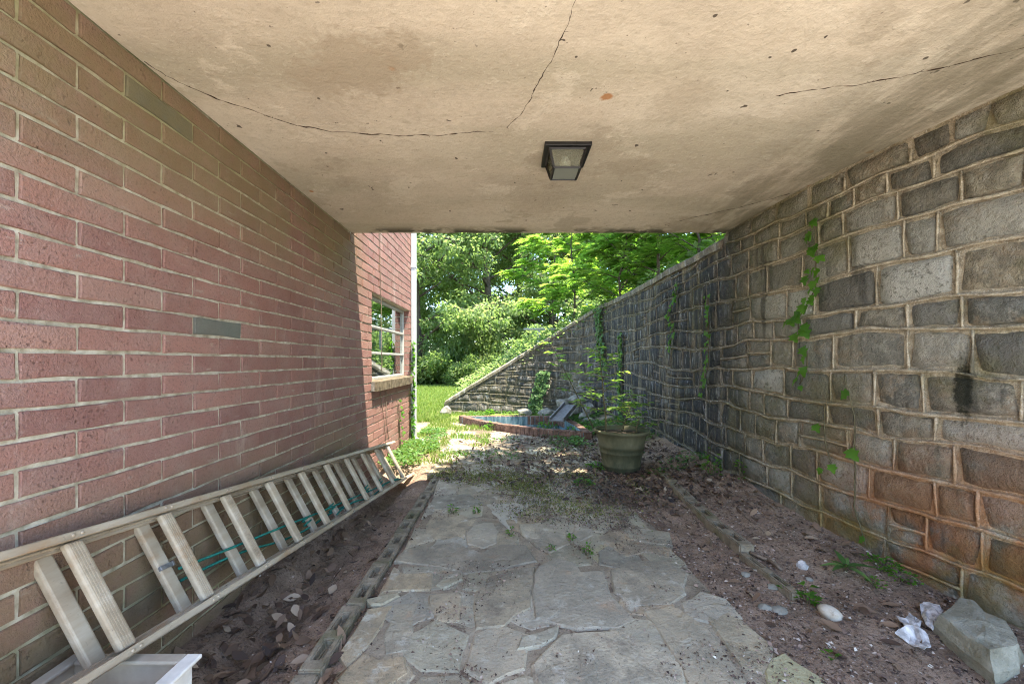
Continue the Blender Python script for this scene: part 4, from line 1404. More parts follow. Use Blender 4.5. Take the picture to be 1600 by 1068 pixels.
# curb: core plus bricks on edge
m = MB(); out_ = inset(POOL, 0.012); inn = inset(POOL, 0.094)
cvv = []; cff = []
for i in range(n):
    a, b = out_[i], inn[i]
    cvv += [(a.x, a.y, -0.15), (a.x, a.y, 0.100), (b.x, b.y, 0.100), (b.x, b.y, -0.15)]
for i in range(n):
    j = (i+1) % n
    for k in range(3):
        cff.append([i*4+k, i*4+k+1, j*4+k+1, j*4+k][::-1])
curb = part('curb', cvv, cff, MAT['mortar'], pool)
cb = MB(); cb.box((-0.5, -0.056, -0.075), (0.5, 0.056, 0.075))
cme = mesh_from('brick', cb.v, cb.f, MAT['curb'])
bm = bmesh.new(); bm.from_mesh(cme); 
bm.to_mesh(cme); bm.free()
loop = POOL + [POOL[0]]
acc = 0; step = 0.078
nxt = step/2
tot = 0
for a, b in zip(loop, loop[1:]):
    L_ = (b-a).length; d = (b-a)/L_
    while nxt <= tot+L_:
        p = a + d*(nxt-tot)
        nn_ = Vector((-d.y, d.x, 0))
        if nn_.dot(pc-p) < 0: nn_ = -nn_
        q = p + nn_*0.053
        o = link('brick', cme, curb, Vector((q.x, q.y, 0.038+R.uniform(-.004,.004))) - root_loc(pool))
        o.scale = (0.068, 1, 1)
        o.rotation_euler = (0, R.uniform(-.02,.02), math.atan2(d.y, d.x)+R.uniform(-.03,.03))
        nxt += step
    tot += L_

def blob(name, c, rad, mat, parent=None, sub=2, amp=0.22, seed=0, flat=0.0):
    bm = bmesh.new()
    bmesh.ops.create_icosphere(bm, subdivisions=sub, radius=1)
    for v in bm.verts:
        k = 1 + amp*mn.noise(v.co*1.3 + Vector((seed*3.1, seed, 0))) + amp*0.6*mn.noise(v.co*3.1 + Vector((seed, 0, seed*2.2)))
        v.co *= k
        if flat and v.co.z > flat: v.co.z = flat + (v.co.z-flat)*0.2
        v.co = Vector((v.co.x*rad[0], v.co.y*rad[1], v.co.z*rad[2]))
    me = bpy.data.meshes.new(name); bm.to_mesh(me); bm.free()
    me.materials.append(mat)
    o = link(name, me, parent, Vector(c) - root_loc(parent))
    return o

# rocks, chute, ornament behind the pool
rocks = [((1.42,7.22,0.06),(.13,.12,.10),'squat rock right of the grey chute at the pool edge'),
         ((1.22,7.60,0.12),(.17,.14,.14),'rounded rock at the foot of the rock pile behind the chute'),
         ((1.33,7.62,0.36),(.20,.14,.09),'flat topped rock crowning the pile under the small ornament'),
         ((1.08,7.66,0.28),(.14,.12,.10),'tilted pale rock on the pile just above the chute'),
         ((1.50,7.35,0.20),(.11,.12,.13),'grey rock on the right flank of the pile behind the planter'),
         ((0.78,7.88,0.06),(.17,.10,.10),'low tan rock left of the rock pile behind the pool'),
         ((0.35,8.05,0.05),(.15,.10,.09),'low pale rock under the ivy on the far wall'),
         ((1.42,6.85,0.05),(.12,.11,.09),'small grey rock beside the right corner of the pool')]
for i, (c, rd, lab) in enumerate(rocks):
    o = blob('rock', c, rd, MAT['rubble'], None, 2, 0.35, i+3)
    tag(o, lab, 'rock', 'rocks piled behind the pool')
chute = thing('chute', 'grey channel shaped chute sloping from the rocks down over the pool', 'chute', (0.9, 7.1, 0.2))
a = at(862, 653, 6.55); b = at(893, 630, 7.35)
a = Vector((0.78, 6.30, 0.150)); b = Vector((1.16, 7.32, 0.29))
d = (b-a).normalized(); w_ = d.cross(Vector((0,0,1))).normalized(); up_ = w_.cross(d)
m = MB(); m.obox((a+b)/2, (b-a)/2, w_*0.10, up_*0.010); m.build('channel_floor', MAT['chute'], chute, bevel=0.003)
for sg in (-1, 1):
    m = MB(); m.obox((a+b)/2 + w_*sg*0.11 + up_*0.020, (b-a)/2, w_*0.012, up_*0.038); m.build('channel_side', MAT['chute'], chute, bevel=0.004)
# ornament: small seated cherub-like figure
orn = thing('garden_ornament', 'small grey stone garden figure sitting on top of the rock pile', 'ornament', (1.40, 7.66, 0.44))
base = Vector((1.40, 7.66, 0.46))
bm = bmesh.new()
def ball(c, r, sx=1, sy=1, sz=1):
    mtx = Matrix.Translation(base + Vector(c)) @ Matrix.Diagonal((sx, sy, sz, 1))
    bmesh.ops.create_icosphere(bm, subdivisions=2, radius=r, matrix=mtx)
ball((0,0,0.06), 0.075, 1.2, 1, 0.8); ball((0,0,0.14), 0.055, 1, .85, 1.3); ball((-0.005,-0.01,0.235), 0.04, .95, 1, 1.1)
ball((-.06,-.05,0.05), 0.032, 1.6, 1.4, .9); ball((.06,-.05,0.05), 0.032, 1.6, 1.4, .9); ball((-.055,-.03,0.13), .022, 1, 1, 2.0); ball((.055,-.03,0.13), .022, 1, 1, 2.0)
me = bpy.data.meshes.new('figure'); 
for v in bm.verts: v.co -= Vector((1.40, 7.66, 0.44))
bm.to_mesh(me); bm.free(); me.materials.append(MAT['rubble'])
o = link('figure', me, orn)
md = o.modifiers.new('remesh', 'REMESH'); md.mode = 'VOXEL'; md.voxel_size = 0.009; md.use_smooth_shade = True

# T shaped post beyond the sloping wall
post = thing('tee_post', 'pale T shaped post rising beyond the sloping top of the stone wall', 'post', (0.9, 12.0, 0.6))
pt = at(842, 514, 12.0)
m = MB(); m.tube([(pt.x, 12, 0.5), (pt.x, 12, pt.z-0.02)], 0.045, 10); m.build('upright', MAT['white_frame'], post)
m = MB(); m.obox((pt.x, 12, pt.z), (0.46,0,0), (0,0.05,0), (0,0,0.03)); m.build('crossbar', MAT['white_frame'], post, bevel=0.01)

# ---------------------------------------------------------------- planter and sapling
PC = Vector((1.093, 3.99, 0.0))
PC.x = (971-793)*3.98/F
gz = 0.0
pot = thing('planter_pot', 'large mossy olive planter pot with rolled rim and banded waist on the path edge', 'planter pot', (PC.x, PC.y, gz))
prof = [(0.0,0.0),(0.165,0.0),(0.178,0.02),(0.182,0.055),(0.190,0.06),(0.190,0.075),(0.186,0.08),(0.206,0.19),(0.213,0.195),(0.213,0.205),(0.209,0.21),(0.214,0.24),(0.222,0.245),(0.225,0.275),(0.221,0.28),(0.240,0.365),(0.250,0.375),(0.264,0.390),(0.274,0.399),(0.276,0.409),(0.270,0.417),(0.258,0.419),(0.246,0.412),(0.240,0.38),(0.235,0.36)]
lathe(prof, (PC.x, PC.y, gz), 48, MAT['pot'], 'pot_body', pot)
m = MB(); m.add([(PC.x+0.238*math.cos(2*PI*k/24), PC.y+0.238*math.sin(2*PI*k/24), gz+0.375+0.012*nz(k, 2)) for k in range(24)] + [(PC.x, PC.y, gz+0.39)], [[k, (k+1) % 24, 24] for k in range(24)])
m.build('soil_fill', MAT['potsoil'], pot)

def leaf_obj_mesh(L, W, mat, lobes=False, fold=0.2, droop=0.2, seed=0):
    """a single larger leaf: outline strip with midrib fold, base at origin, axis +Y, normal +Z"""
    rr_ = random.Random(seed)
    prof_ = [(0, 0.0), (0.14, 0.55), (0.38, 1.0), (0.62, 0.85), (0.84, 0.42), (1.0, 0.0)]
    if lobes:
        prof_ = [(0, 0.10), (0.10, 0.95), (0.30, 0.62), (0.48, 1.05), (0.66, 0.45), (0.84, 0.34), (1.0, 0.0)]
    V = []; Fc = []
    for (t, w) in prof_:
        zc = -droop*L*t*t
        ww = w*W*0.5
        V += [(-ww*(1+rr_.uniform(-.1,.1)), t*L, zc+fold*ww), (0, t*L, zc), (ww*(1+rr_.uniform(-.1,.1)), t*L, zc+fold*ww)]
    for i in range(len(prof_)-1):
        a = 3*i
        Fc += [[a, a+1, a+4, a+3], [a+1, a+2, a+5, a+4]]
    return mesh_from('leaf', V, Fc, mat, True, rnd=[rr_.random()]*len(V))
def leaf_batch(items, mats_key):
    """items: (base, axis, normal, L, W) -> joined arrays of folded kite leaves"""
    C = np.array([i[0] for i in items], float); A = np.array([i[1] for i in items], float); Nn = np.array([i[2] for i in items], float)
    return leaves_np(C, A, Nn, [i[3] for i in items], [i[4] for i in items])
def batch_obj(name, items, mat, parent):
    V, Fq, r_ = leaf_batch(items, None)
    rl = root_loc(parent)
    me = quick_mesh(name, V - np.array(rl), Fq, mat, r_)
    return link(name, me, parent)

def orient(axis, normal):
    y = Vector(axis).normalized(); x_ = y.cross(Vector(normal)).normalized(); z = x_.cross(y)
    return Matrix((x_, y, z)).transposed().to_euler()

SAPL = [leaf_obj_mesh(0.085, 0.042, MAT['leaf_bright'], False, 0.25, 0.25, s) for s in range(6)]
def sapling(name, label, base, h, leans, npairs, seed, cat, leafmeshes=SAPL, group=None, lscale=1.0, count_limit=400):
    rr_ = random.Random(seed)
    t = thing(name, label, cat, base, group)
    base = Vector(base)
    pts = []
    for i in range(9):
        k = i/8
        pts.append(base + Vector((leans[0]*k + 0.02*nz(k*3, seed), leans[1]*k + 0.02*nz(seed, k*3), h*k)))
    m = MB(); m.tube(pts, [0.011*(1-0.75*i/8) for i in range(9)], 6); st = m.build('stem', MAT['stem'], t, True)
    tw = MB(); items = []
    cnt_ = 0
    for i in range(npairs):
        k = 0.22 + 0.78*i/(npairs-1)
        p = pts[0].lerp(pts[-1], k)
        j = min(7, int(k*8)); p = pts[j].lerp(pts[j+1], k*8-j)
        a = i*2.4 + rr_.uniform(-.4,.4)
        ln = (0.16+0.22*(1-k))*rr_.uniform(0.7, 1.2)
        d = Vector((math.cos(a), math.sin(a), rr_.uniform(0.15, 0.55))).normalized()
        q = [p + d*ln*u - Vector((0,0,0.10*ln*u*u)) for u in (0, 0.33, 0.66, 1)]
        tw.tube(q, [0.004, 0.003, 0.0025, 0.0015], 4)
        for u in (0.35, 0.55, 0.75, 0.95):
            b = p + d*ln*u - Vector((0,0,0.10*ln*u*u))
            for sg in (-1, 1):
                sd_ = d.cross(Vector((0,0,1))).normalized()*sg
                ax = (d*0.6 + sd_*0.9 + Vector((0,0,rr_.uniform(-.35,.15)))).normalized()
                o = link('leaf', rr_.choice(leafmeshes), t, b - base)
                o.rotation_euler = orient(ax, Vector((rr_.uniform(-.35,.35), rr_.uniform(-.35,.35), 1)))
                sc_ = lscale*rr_.uniform(0.6, 1.15); o.scale = (sc_, sc_, sc_)
                cnt_ += 1
    tw.build('twigs', MAT['stem'], t, True)
    return t
sapling('potted_sapling', 'thin leafy sapling growing from the olive planter pot', (PC.x-0.155, PC.y-0.02, 0.38), 0.84, (-0.05, 0.05), 24, 5, 'sapling', lscale=1.0)
sapling('leaning_sapling', 'slender sapling leaning left over the pool behind the planter pot', (1.28, 5.75, 0.06), 1.30, (-0.62, 0.25), 15, 21, 'sapling', lscale=1.25)
sapling('wall_sapling', 'leafy sapling growing between planter pot and dark stone wall', (1.45, 5.0, 0.08), 0.62, (0.12, 0.0), 15, 25, 'sapling', lscale=1.0)
sapling('potted_shoot', 'short bushy green shoot at the back of the olive planter pot', (PC.x+0.03, PC.y+0.08, 0.38), 0.26, (0.10, 0.05), 8, 9, 'plant', lscale=0.75)
sapling('potted_weed', 'low reddish stemmed weed at the right inside the planter pot', (PC.x+0.13, PC.y-0.03, 0.38), 0.15, (0.04, 0.0), 5, 12, 'plant', lscale=0.6)

# ---------------------------------------------------------------- climbing plants
IVY = [leaf_obj_mesh(0.075, 0.075, MAT['leaf_vine'], True, 0.2, 0.35, s) for s in range(6)]
def wall_s_from_px(px):
    """distance along the wall whose face shows at a pixel column"""
    t_ = (px-793)/F
    best = min((abs(WX[i]-t_*WY[i]), i) for i in range(len(WX)) if WY[i] > 1)
    i = best[1]
    return WS[i]
def vine(name, label, pxs, size, per, seed, mesh_list=IVY, stemmat='stem', spread=0.03, group='vines climbing the stone wall', individual=True, mat='leaf_vine'):
    rr_ = random.Random(seed)
    pts = []
    for (px, py) in pxs:
        s = wall_s_from_px(px); p = wpos(s)
        z = 1.1-(py-564)*p.y/F
        pts.append(wp3(s, z, 0.035))
    t = thing(name, label, 'vine', pts[-1], group)
    fine = []
    for a, b in zip(pts, pts[1:]):
        nseg = max(2, int((b-a).length/0.04))
        for i in range(nseg): fine.append(a.lerp(b, i/nseg))
    fine.append(pts[-1])
    fine = [p + Vector((0.0, 0.015*nz(p.z*9, seed), 0)) for p in fine]
    m = MB(); m.tube(fine, 0.0035, 4); m.build('stem', MAT[stemmat], t, True)
    items = []
    s0 = wall_s_from_px(pxs[0][0]); nrm = wnorm(s0); tang = Vector((nrm.y, -nrm.x, 0))
    for p in fine:
        for _ in range(per if per >= 1 else (1 if rr_.random() < per else 0)):
            b = p + nrm*rr_.uniform(0.0, 0.03) + tang*rr_.uniform(-spread, spread) + Vector((0,0,rr_.uniform(-.02,.02)))
            ax = (tang*rr_.uniform(-1, 1) + Vector((0,0,-0.7)) + nrm*0.35).normalized()
            nr = nrm + Vector((0,0,0.8)) + tang*rr_.uniform(-.4,.4)
            sz = size*rr_.uniform(0.6, 1.2)
            if individual:
                o = link('leaf', rr_.choice(mesh_list), t, b - t.location)
                o.rotation_euler = orient(ax, nr); k_ = sz/0.075; o.scale = (k_, k_, k_)
            else:
                items.append((b, ax, nr, sz, sz*0.85))
    if items:
        o = batch_obj('foliage', items, MAT[mat], t); o['kind'] = 'stuff'
    return t
vine('vine', 'bright green vine with large lobed leaves hanging on the pale stones right of centre', [(1285,345),(1283,395),(1278,450),(1262,500),(1262,520)], 0.062, 2, 3, spread=0.055)
vine('vine', 'short vine tail of bright lobed leaves below the pale stones', [(1275,545),(1268,580),(1262,600)], 0.06, 1, 33, spread=0.04)
vine('vine', 'narrow yellow green column of small ivy leaves on the dark stretch of wall', [(1117,460),(1116,500),(1114,540),(1111,570),(1106,612)], 0.045, 2, 4, spread=0.025)
vine('vine', 'short bright vine on the dark wall left of the narrow ivy column', [(1062,442),(1060,470),(1052,490),(1055,512),(1054,545)], 0.052, 2, 5, spread=0.05)
vine('vine', 'ivy hanging over the wall top at the bend of the dark wall', [(938,482),(940,510),(942,540),(946,570)], 0.07, 9, 6, spread=0.12, individual=False, mat='leaf_ivy')
vine('vine', 'slender ivy strand running down the dark wall behind the potted sapling', [(975,520),(974,560),(973,600),(975,650)], 0.06, 6, 7, spread=0.06, individual=False, mat='leaf_ivy')
vine('vine', 'dark ivy clump climbing the far wall left of the chute', [(851,580),(848,605),(838,620),(836,640)], 0.085, 14, 8, spread=0.12, individual=False, mat='leaf_ivy')
vine('vine', 'thin trailing vine with a few small leaves low on the near stone wall', [(1335,585),(1338,650),(1345,720),(1350,790),(1360,850)], 0.07, 0.14, 9, spread=0.03)
vine('vine', 'small leafy sprigs on the lower wall between planter and pale stones', [(1300,630),(1295,690),(1310,740)], 0.07, 0.25, 10, spread=0.06)

# small ivy and weeds at the house corner
def clump(name, label, c, rad, n, L, W, mat, seed, cat='plant', group=None, up=0.8, kind=None, h=0.12):
    rr_ = random.Random(seed)
    c = Vector(c)
    t = thing(name, label, cat, c, group)
    items = []; sm = MB()
    for i in range(n):
        a = rr_.uniform(0, 2*PI); r_ = rad*math.sqrt(rr_.random())
        zz_ = h*rr_.random()*(1-0.6*r_/rad)
        b = c + Vector((r_*math.cos(a), r_*math.sin(a), zz_+0.01))
        ax = Vector((math.cos(a+rr_.uniform(-.9,.9)), math.sin(a+rr_.uniform(-.9,.9)), rr_.uniform(-0.2, up)))
        items.append((b, ax, Vector((rr_.uniform(-.4,.4), rr_.uniform(-.4,.4), 1)), L*rr_.uniform(.6,1.2), W*rr_.uniform(.6,1.2)))
        if i % 5 == 0:
            sm.tube([c + Vector((0.2*r_*math.cos(a), 0.2*r_*math.sin(a), -0.01)), b], 0.0022, 4)
    o = batch_obj('foliage', items, mat, t)
    o['kind'] = 'stuff'
    sm.build('stems', MAT['stem'], t)
    return t
# vines on the house wall (thin dry stems and leafy strands)
def house_vine(label, ypz, leafy, seed, size=0.05):
    rr_ = random.Random(seed)
    P = [Vector((XW+0.012, y, z)) for y, z in ypz]
    t = thing('wall_vine', label, 'vine', P[0], 'thin vines on the brick wall')
    fine = []
    for a, b in zip(P, P[1:]):
        nseg = max(2, int((b-a).length/0.06))
        for i in range(nseg): fine.append(a.lerp(b, i/nseg))
    fine.append(P[-1])
    fine = [p + Vector((0, 0.02*nz(p.z*5, seed), 0)) for p in fine]
    m = MB(); m.tube(fine, 0.004, 5); m.build('stem', MAT['drystem'], t, True)
    items = []
    for p in fine:
        for _ in range(leafy):
            items.append((p + Vector((rr_.uniform(0,.04), rr_.uniform(-.04,.04), rr_.uniform(-.02,.02))), Vector((rr_.uniform(.1,.6), rr_.uniform(-1,1), rr_.uniform(-.8,.2))), Vector((1,-.3,.7)), size*rr_.uniform(.6,1.2), size*.8))
    if items:
        o = batch_obj('foliage', items, MAT['leaf_vine'], t); o['kind'] = 'stuff'
house_vine('pair of dry vine stems hanging down past the window from above', [(4.16,2.9),(4.14,2.3),(4.18,1.7),(4.2,1.0)], 0, 41)
house_vine('bare vine stem below the near end of the window sill', [(4.15,0.78),(4.28,0.45),(4.4,0.05)], 0, 42)
house_vine('second bare vine stem below the window sill with a slight curve', [(4.35,0.78),(4.38,0.4),(4.55,0.0)], 0, 43)
house_vine('leafy green vine strand below the far end of the sill', [(4.86,0.62),(4.9,0.3),(4.95,0.0)], 2, 44, 0.06)
house_vine('dense leafy vine climbing beside the white downspout', [(5.47,1.35),(5.46,1.0),(5.45,0.5),(5.45,0.0)], 6, 45, 0.06)

# ---------------------------------------------------------------- trees
def tree_mesh_big(seed, H, spread, nleaf, L, low):
    rr_ = np.random.default_rng(seed); pr = random.Random(seed)
    tm = MB()
    lean = Vector((pr.uniform(-.05,.05), pr.uniform(-.05,.05), 0))
    tp = [Vector((0.25*nz(k*2.0, seed), 0.25*nz(seed, k*2.0), H*0.85*k)) + lean*H*k for k in [i/8 for i in range(9)]]
    tm.tube(tp, [0.24*(1-0.85*i/8)+0.02 for i in range(9)], 8)
    tips = []
    nb = 26
    for i in range(nb):
        k = low + (0.97-low)*((i+0.5)/nb)
        j = min(7, int(k*8)); p = tp[j].lerp(tp[j+1], k*8-j)
        a = i*2.399 + pr.uniform(-.4,.4)
        ln = spread*(0.45+0.75*math.sin(PI*min(1, (k-low)/(1-low)*0.85+0.18)))*pr.uniform(0.75,1.1)
        d = Vector((math.cos(a), math.sin(a), pr.uniform(0.05, 0.55)))
        q = [p + d*ln*u + Vector((0,0,0.25*ln*u*(1-u))) + Vector((0.25*nz(u*3, i, seed), 0.25*nz(i, u*3, seed), 0))*u for u in (0, .25, .5, .75, 1)]
        r0 = 0.09*(1-0.6*k)
        tm.tube(q, [r0, r0*.8, r0*.55, r0*.35, r0*.15], 5)
        for u in (0.45, 0.65, 0.82, 1.0):
            c = q[0].lerp(q[4], u) + Vector((0,0,0.25*ln*u*(1-u)))
            for _ in range(3):
                e = c + Vector((pr.gauss(0, .55), pr.gauss(0, .55), pr.gauss(0, .4)))
                tm.tube([c, (c+e)/2 + Vector((0,0,.05)), e], [0.022, .015, .006], 3, False)
                tips.append(e)
    tips = np.array([tuple(t) for t in tips])
    idx = rr_.integers(0, len(tips), nleaf)
    off_ = rr_.normal(0, 1, (nleaf, 3)); off_ = unit(off_)*(rr_.random((nleaf, 1))**0.45)
    rad = (0.35+0.4*rr_.random(len(tips)))[idx][:, None]
    C = tips[idx] + off_*rad*np.array([1.15, 1.15, 0.62])
    A = off_*0.8 + rr_.normal(0, .5, (nleaf, 3)) + np.array([0, 0, -0.35])
    Nn = off_*0.5 + rr_.normal(0, .45, (nleaf, 3)) + np.array([0, 0, 0.9])
    tint = (rr_.random(len(tips))*0.55)[idx] + rr_.random(nleaf)*0.30 + np.clip(off_[:, 2], 0, 1)*0.15
    V, Fq, r_ = leaves_np(C, A, Nn, L*(0.7+0.6*rr_.random(nleaf)), L*0.62*(0.7+0.6*rr_.random(nleaf)), 0.15, np.clip(tint, 0, 1))
    tme = mesh_from('trunk', tm.v, tm.f, MAT['bark'], True)
    cme_ = quick_mesh('crown', V, Fq, MAT['leaf_big'], r_)
    return tme, cme_
TB = [tree_mesh_big(3, 15, 5.2, 26000, 0.19, 0.07), tree_mesh_big(8, 14, 4.6, 26000, 0.17, 0.10)]
def put_tree(name, meshes, loc, rz, sc_, label, group, cat='tree'):
    t = thing(name, label, cat, loc, group)
    t.rotation_euler = (0, 0, rz); t.scale = (sc_, sc_, sc_)
    link('trunk', meshes[0], t); link('crown', meshes[1], t)
    return t
bigs = [(-4.6,20.5,0.3,0,.95,'tall dense tree directly right of the white downspout beyond the lawn'),
        (-0.9,22.0,1.9,1,1.05,'tall tree with dark forked trunk in the middle of the gap beyond the lawn'),
        (2.6,23.5,3.0,0,1.0,'tall tree behind the pale T shaped post'),
        (-8.5,24,4.2,1,1.1,'tree hidden mostly behind the house corner beyond the lawn'),
        (6.6,22.5,5.3,1,1.0,'tall tree behind the bright saplings on the hillside'),
        (0.8,31,2.2,0,1.25,'farthest tall tree seen through gaps between the nearer trees'),
        (-6.5,32,0.9,1,1.3,'distant tree behind the tree by the downspout'),
        (10.5,25,1.2,0,1.1,'large tree far right behind the stone wall'),
        (3.4,30,4.4,0,1.2,'distant tree above the pale T shaped post'),
        (-4.0,36,3.3,0,1.3,'very distant tree between the downspout and the forked trunk'),
        (-13,21,2.5,0,1.1,'large tree beyond the house on the far left')]
for (x, y, rz, k, sc_, lab) in bigs:
    put_tree('broadleaf_tree', TB[k], (x, y, -0.1 if y < 21 or x < 2 else 0.4), rz, sc_, lab, 'tall trees beyond the lawn')

def shrub_mesh(seed, rad, h, nleaf, L, mat):
    rr_ = np.random.default_rng(seed); pr = random.Random(seed)
    tm = MB(); tips = []
    for i in range(16):
        a = pr.uniform(0, 2*PI); ln = pr.uniform(.4, 1)
        e = Vector((math.cos(a)*rad*ln, math.sin(a)*rad*ln, h*pr.uniform(.25, 1)*(1-.4*ln)))
        tm.tube([(0,0,0), e*0.5 + Vector((0,0,.1*h)), e], [.03,.018,.006], 4, False)
        tips += [e, e*0.75 + Vector((pr.gauss(0,.15), pr.gauss(0,.15), .1)), e*0.5]
    tips = np.array([tuple(t) for t in tips])
    idx = rr_.integers(0, len(tips), nleaf)
    off_ = unit(rr_.normal(0, 1, (nleaf, 3)))*(rr_.random((nleaf, 1))**0.45)
    C = tips[idx] + off_*np.array([.42, .42, .3])*rad*0.75
    C[:, 2] = np.maximum(C[:, 2], 0.02)
    A = off_ + rr_.normal(0, .5, (nleaf, 3)) + np.array([0, 0, -.2])
    Nn = off_*.5 + rr_.normal(0, .4, (nleaf, 3)) + np.array([0, 0, .9])
    tint = (rr_.random(len(tips))*0.6)[idx] + rr_.random(nleaf)*0.4
    V, Fq, r_ = leaves_np(C, A, Nn, L*(0.7+0.6*rr_.random(nleaf)), L*.6*(0.7+0.6*rr_.random(nleaf)), 0.15, np.clip(tint, 0, 1))
    return mesh_from('stems', tm.v, tm.f, MAT['bark'], True), quick_mesh('foliage', V, Fq, mat, r_)
SH = [shrub_mesh(4, 1.3, 1.7, 9000, 0.13, MAT['leaf_big']), shrub_mesh(6, 1.2, 1.5, 8000, 0.12, MAT['leaf_big'])]
shr = [(-4.4,18.2,0,'round shrub at the lawn edge just right of the downspout'), (-3.2,18.6,1,'low shrub second from the downspout at the lawn edge'), (-2.0,18.0,0,'pale low shrub at the lawn edge left of the wall end'),
       (-0.8,18.8,1,'shrub at the lawn edge above the wall end'), (0.6,18.4,0,'shrub above the middle of the sloping wall'), (1.9,17.6,1,'shrub beside the pale T shaped post'),
       (3.0,16.2,0,'shrub on the hillside behind the bright saplings'), (-5.6,18.6,1,'shrub behind the downspout at the lawn edge'), (-2.6,20.2,0,'taller shrub in the dark hollow under the trees'), (0.0,20.5,1,'taller shrub under the forked trunk'), (1.6,14.4,0,'leafy shrub on the slope just beyond the wall top')]
for i, (x, y, k, lab) in enumerate(shr):
    t = thing('shrub', lab, 'shrub', (x, y, 0.0 if x < 0 else 0.35*min(3, x+0.2)), 'shrubs along the lawn edge')
    t.rotation_euler = (0, 0, i*1.3); s_ = 0.85+0.5*R.random(); t.scale = (s_, s_, s_*(1.0 if 'taller' not in lab else 1.7))
    link('stems', SH[k][0], t); link('foliage', SH[k][1], t)

def frond_tree(seed, H, spread, nfr, LL):
    """young tree with arching compound leaves"""
    rr_ = np.random.default_rng(seed); pr = random.Random(seed)
    tm = MB()
    tp = [Vector((0.2*nz(k*2.2, seed), 0.2*nz(seed, k*2.2), H*k)) for k in [i/7 for i in range(8)]]
    tm.tube(tp, [0.03*(1-.8*i/7)+.005 for i in range(8)], 6)
    bases_ = []
    nb = 15
    for i in range(nb):
        k = 0.06+0.92*(i+.5)/nb
        j = min(6, int(k*7)); p = tp[j].lerp(tp[j+1], k*7-j)
        a = i*2.399+pr.uniform(-.5,.5)
        ln = spread*(1.1-.6*k)*pr.uniform(.6,1.15)
        d = Vector((math.cos(a), math.sin(a), pr.uniform(.15,.6)))
        q = [p + d*ln*u + Vector((0,0,.12*ln*u*(1-u))) for u in (0,.3,.6,1)]
        tm.tube(q, [.018,.012,.009,.004], 4)
        for u in (.3,.45,.6,.72,.84,.94,1.0):
            bases_.append((q[0].lerp(q[3], u), d))
    bases_ += [(tp[-1], Vector((0,0,1)))]*6
    C = []; A = []; Nn = []; Ls = []; T = []
    for f_ in range(nfr):
        b, d = bases_[f_ % len(bases_)]
        a = pr.uniform(0, 2*PI)
        fd = (Vector((math.cos(a), math.sin(a), pr.uniform(-.1,.5))) + d*0.7).normalized()
        ln = LL*pr.uniform(.6,1.15); nl = 6
        side = fd.cross(Vector((0,0,1))).normalized()
        tint = pr.random()
        pts = []
        for i in range(nl+1):
            u = i/nl
            pts.append(b + fd*ln*u - Vector((0,0,1))*ln*0.45*u*u)
        tm.tube([pts[0], pts[3], pts[6]], [.004,.003,.0015], 3, False)
        for i in range(1, nl+1):
            u = i/nl
            for sg in (-1, 1):
                C.append(tuple(pts[i])); ax = side*sg*0.9 + fd*0.55 + Vector((0,0,-.25+pr.uniform(-.15,.15)))
                A.append(tuple(ax)); Nn.append((pr.gauss(0,.25), pr.gauss(0,.25), 1)); Ls.append(0.46*ln*math.sin(PI*(0.25+0.6*u))); T.append(clamp(tint*.7+pr.random()*.3))
        C.append(tuple(pts[-1])); A.append(tuple(fd-Vector((0,0,.6)))); Nn.append((0,0,1)); Ls.append(.3*ln); T.append(tint)
    Ls = np.array(Ls)
    V, Fq, r_ = leaves_np(np.array(C), np.array(A), np.array(Nn), Ls, Ls*0.42, 0.12, np.array(T))
    return mesh_from('trunk', tm.v, tm.f, MAT['bark'], True), quick_mesh('crown', V, Fq, MAT['leaf_bright'], r_)
FT = [frond_tree(2, 3.6, 1.5, 400, 0.44), frond_tree(5, 3.0, 1.4, 360, 0.42), frond_tree(9, 4.6, 1.8, 470, 0.48)]
fts = [(2.35,6.1,0,.8,0.2,'bright young tree leaning over the wall top above the short vine'), (2.75,8.0,1,1.0,1.2,'bright green young tree at the bend of the wall'), (3.6,7.0,2,1.0,2.5,'taller bright young tree set back from the bend of the wall'),
       (2.02,6.9,1,.62,2.2,'small bright sapling arching over the wall top above the planter'), (1.55,9.3,0,0.75,3.3,'low bright sapling just beyond the wall bend'), (3.2,10.5,2,1.0,4.1,'tall bright tree on the hillside behind the wall bend'), (2.15,4.6,1,.55,5.0,'small bright sapling on the wall top near the slab'),
       (4.6,5.6,2,.95,0.9,'bright tree set well back above the tall stretch of wall'), (1.4,12.0,2,.9,5.7,'bright tree on the slope behind the T shaped post'), (5.2,9.0,0,1.2,2.0,'bright tree deep on the hillside at right'), (4.6,13,2,1.1,3.0,'bright tree far back on the hillside'), (2.5,4.05,0,1.2,3.7,'young tree added out of view above the wall to shade the planter side')]  # last tree is added out of view to shade the paving by the planter
def hill_z(x, y):
    if y > 8.5: return min(2.05, max(-0.05, 1.0+0.62*x)) - 0.05 + 0.02*min(y-8.5, 10)
    return 2.03
for (x, y, k, sc_, rz, lab) in fts:
    put_tree('young_tree', FT[k], (x, y, hill_z(x, y)), rz, sc_, lab, 'bright young trees on the hillside')

